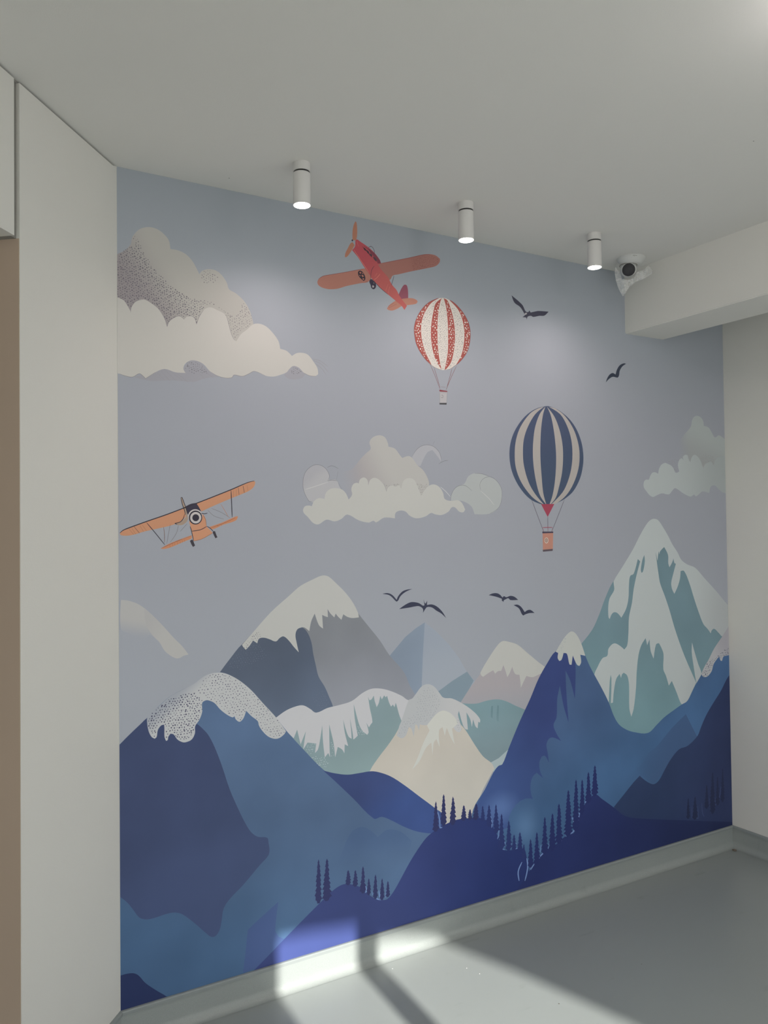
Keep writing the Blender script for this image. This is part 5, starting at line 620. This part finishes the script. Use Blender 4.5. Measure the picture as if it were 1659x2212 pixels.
 ('d2','painted_bird','',2,(54, 57, 74),[[(1012.3,1261.9),(1040.3,1276.8),(1063.8,1284.6),(1082.6,1283.5),(1101.5,1278.5),(1119,1268.3),(1125.2,1269.9),(1120.8,1293.4),(1126.8,1277.8),(1130.1,1275.6),(1137.5,1286.4),(1136.3,1270.1),(1159,1270.8),(1183.2,1260.5),(1207.4,1238.7),(1224.3,1214.1),(1202.4,1233),(1178.1,1246.6),(1158.8,1259.1),(1137.1,1262),(1127.4,1253.7),(1117.6,1241.1),(1117.9,1256.3),(1101.3,1267.3),(1082.4,1267.6),(1058.8,1265)]],{'label': 'widest bird with a forked tail'}),
 ('d3','painted_bird','',2,(54, 57, 74),[[(1430.2,1292.2),(1448.9,1297.6),(1470.3,1297.8),(1486.3,1291.4),(1499.5,1278.8),(1507.7,1283.9),(1518.5,1279.1),(1540.4,1283.5),(1562.3,1278.1),(1580.3,1265.1),(1540.1,1266.4),(1529.3,1274.3),(1515.6,1270.7),(1506.3,1267),(1504.6,1260.7),(1495.5,1267.6),(1496.7,1273.9),(1470,1282.9)]],{'label': 'upper bird of the pair right of the peak'}),
 ('d4','painted_bird','',2,(54, 57, 74),[[(1556.1,1244.9),(1575.5,1246),(1594.7,1236.2),(1613.8,1213.4),(1628,1219.9),(1644.9,1220.2),(1666.2,1206.7),(1639,1207.5),(1619.3,1204.4),(1605.2,1199.7),(1597,1208),(1583.5,1230.4)]],{'label': 'lower bird of the pair right of the peak'}),
 ('d5','painted_bird','',2,(58, 58, 70),[[(1569,2510.2),(1600.8,2493.7),(1627.1,2476.4),(1642.3,2454),(1655.8,2452.2),(1662.7,2460.1),(1669.3,2452.2),(1689.8,2458.3),(1712.6,2464),(1768.1,2468.2),(1744.5,2448.6),(1716.8,2444.1),(1682.5,2435.3),(1671.3,2438.4),(1653.1,2432.7),(1647.5,2419.8),(1645,2428.2),(1625.3,2427.5),(1637.5,2436),(1633.2,2445.9),(1613.6,2467.7),(1583,2482.7)]],{'label': 'bird with raised wings under the third lamp'}),
 ('d5e','white_patch','d5',2.2,(150, 148, 148),[[(1635.4,2440.9),(1640,2446.7),(1649.8,2448.7),(1647.9,2442.5),(1637.5,2437.4)]],{}),
 ('d6','painted_bird','',2,(50, 56, 68),[[(2094.9,2195.4),(2104,2214.8),(2119.9,2232.9),(2138.1,2240.8),(2156.1,2236),(2164.4,2257.3),(2183.3,2279.7),(2209.8,2290.9),(2223,2290.2),(2198.9,2275.5),(2182.7,2255.2),(2176.9,2232.2),(2168.8,2223.2),(2158.4,2223.1),(2137.7,2223.9),(2114.2,2211.9)]],{'label': 'bird beside the ceiling beam'}),
]
rnd = random.Random(11)
KEY = {}
for key, name, par, layer, rgb, paths, o in MOTIFS:
    parent = KEY[par] if par else mural
    DEFS[key] = (rgb, o.get('g'), o.get('n', 0.0))
    mat = print_material(rgb, o.get('g'), o.get('fade'), o.get('n', 0.0)) if not o.get('blob') else None
    polys, strokes = [], []
    if 'tree' in o:
        (ax, az), (bx, bz) = paths[0]; w = o['tree'] * 1.2; h = az - bz
        n = max(5, int(h / 16)); lf, rt = [], []
        for i in range(n):
            u = (i + 0.75) / n; ww = w * (0.16 + 0.84 * min(1, u * 1.15) ** 0.8)
            z1 = az - h * 0.94 * u
            for side, lst in ((-1, lf), (1, rt)):
                k = rnd.uniform(0.78, 1.1)
                cx = ax + (bx - ax) * u
                lst.append((cx + side * ww * k, z1)); lst.append((cx + side * ww * k * rnd.uniform(0.55, 0.75), z1 - h * 0.02))
        polys = [[Vector(p) for p in [(ax, az)] + rt + [(bx + w * 0.3, bz), (bx - w * 0.3, bz)] + lf[::-1]]]
    elif 'w' in o:
        hw = o['w'] / 2
        for si, pth in enumerate(paths):
            c = smooth_path(pth, False); n = len(c); a, b = [], []
            for i, p in enumerate(c):
                d = (c[min(i + 1, n - 1)] - c[max(i - 1, 0)]).normalized(); nn = Vector((-d.y, d.x))
                tpr = hw * min(1.0, 0.45 + 3.0 * min(i, n - 1 - i) / max(1, n - 1))
                a.append(p + nn * tpr); b.append(p - nn * tpr)
            for i in range(n - 1): polys.append([a[i], a[i + 1], b[i + 1], b[i]]); strokes.append(si)
    elif 'dots' in o:
        sp, ds = o['sp'], o['ds']; ang = math.radians(o.get('ang', 0))
        for pth in paths:
            q = [tuple(p) for p in pth]; xs = [p[0] for p in q]; ys = [p[1] for p in q]
            cx, cy = sum(xs) / len(xs), sum(ys) / len(ys); rr = max(max(xs) - min(xs), max(ys) - min(ys)) * 0.75
            k = int(rr / sp) + 1
            for i in range(-k, k + 1):
                for j in range(-k, k + 1):
                    x = (i + 0.5 * (j % 2)) * sp + rnd.uniform(-.25, .25) * sp; y = j * sp * 0.87 + rnd.uniform(-.25, .25) * sp
                    p = (cx + x * math.cos(ang) - y * math.sin(ang), cy + x * math.sin(ang) + y * math.cos(ang))
                    if not inside(p, q): continue
                    e1 = ds * rnd.uniform(0.7, 1.25) * 0.62; e2 = e1 * rnd.uniform(0.5, 0.95); th = rnd.uniform(0, 3.14)
                    polys.append([Vector((p[0] + e1 * math.cos(a6) * math.cos(th) - e2 * math.sin(a6) * math.sin(th), p[1] + e1 * math.cos(a6) * math.sin(th) + e2 * math.sin(a6) * math.cos(th))) for a6 in [1.2566 * z for z in range(5)]])
    else:
        polys = [smooth_path(p, True, o.get('sharp', 0)) for p in paths]
        if o.get('blob'):
            xs = [p[0] for p in paths[0]]; ys = [p[1] for p in paths[0]]
            bl = ((max(xs) + min(xs)) / 2000, (max(ys) + min(ys)) / 2000, (max(xs) - min(xs)) / 2000, (max(ys) - min(ys)) / 2000)
            mat = print_material(rgb, o.get('g'), None, o.get('n', 0.0), (bl, o['blob']))
            polys = [[Vector(((bl[0] + bl[2] * math.cos(k * math.pi / 12)) * 1000, (bl[1] + bl[3] * math.sin(k * math.pi / 12)) * 1000)) for k in range(24)]]
    # every outline or stroke of a motif is a part of its own; only dots too small to pick apart stay joined
    if 'dots' in o: sets = [polys]
    elif strokes: sets = [[p for p, k in zip(polys, strokes) if k == si] for si in range(len(paths))]
    else: sets = [[p] for p in polys]
    ob = None
    for st in sets:
        st = [c for c in (clip(p) for p in st) if len(c) >= 3]
        if not st: continue
        oo = flat_mesh(name, st, layer, mat, parent)
        ob = ob or oo
    if not ob: continue
    if o.get('label'): ob['label'] = o['label']
    if 'dots' in o: ob['kind'] = 'stuff'
    KEY[key] = ob
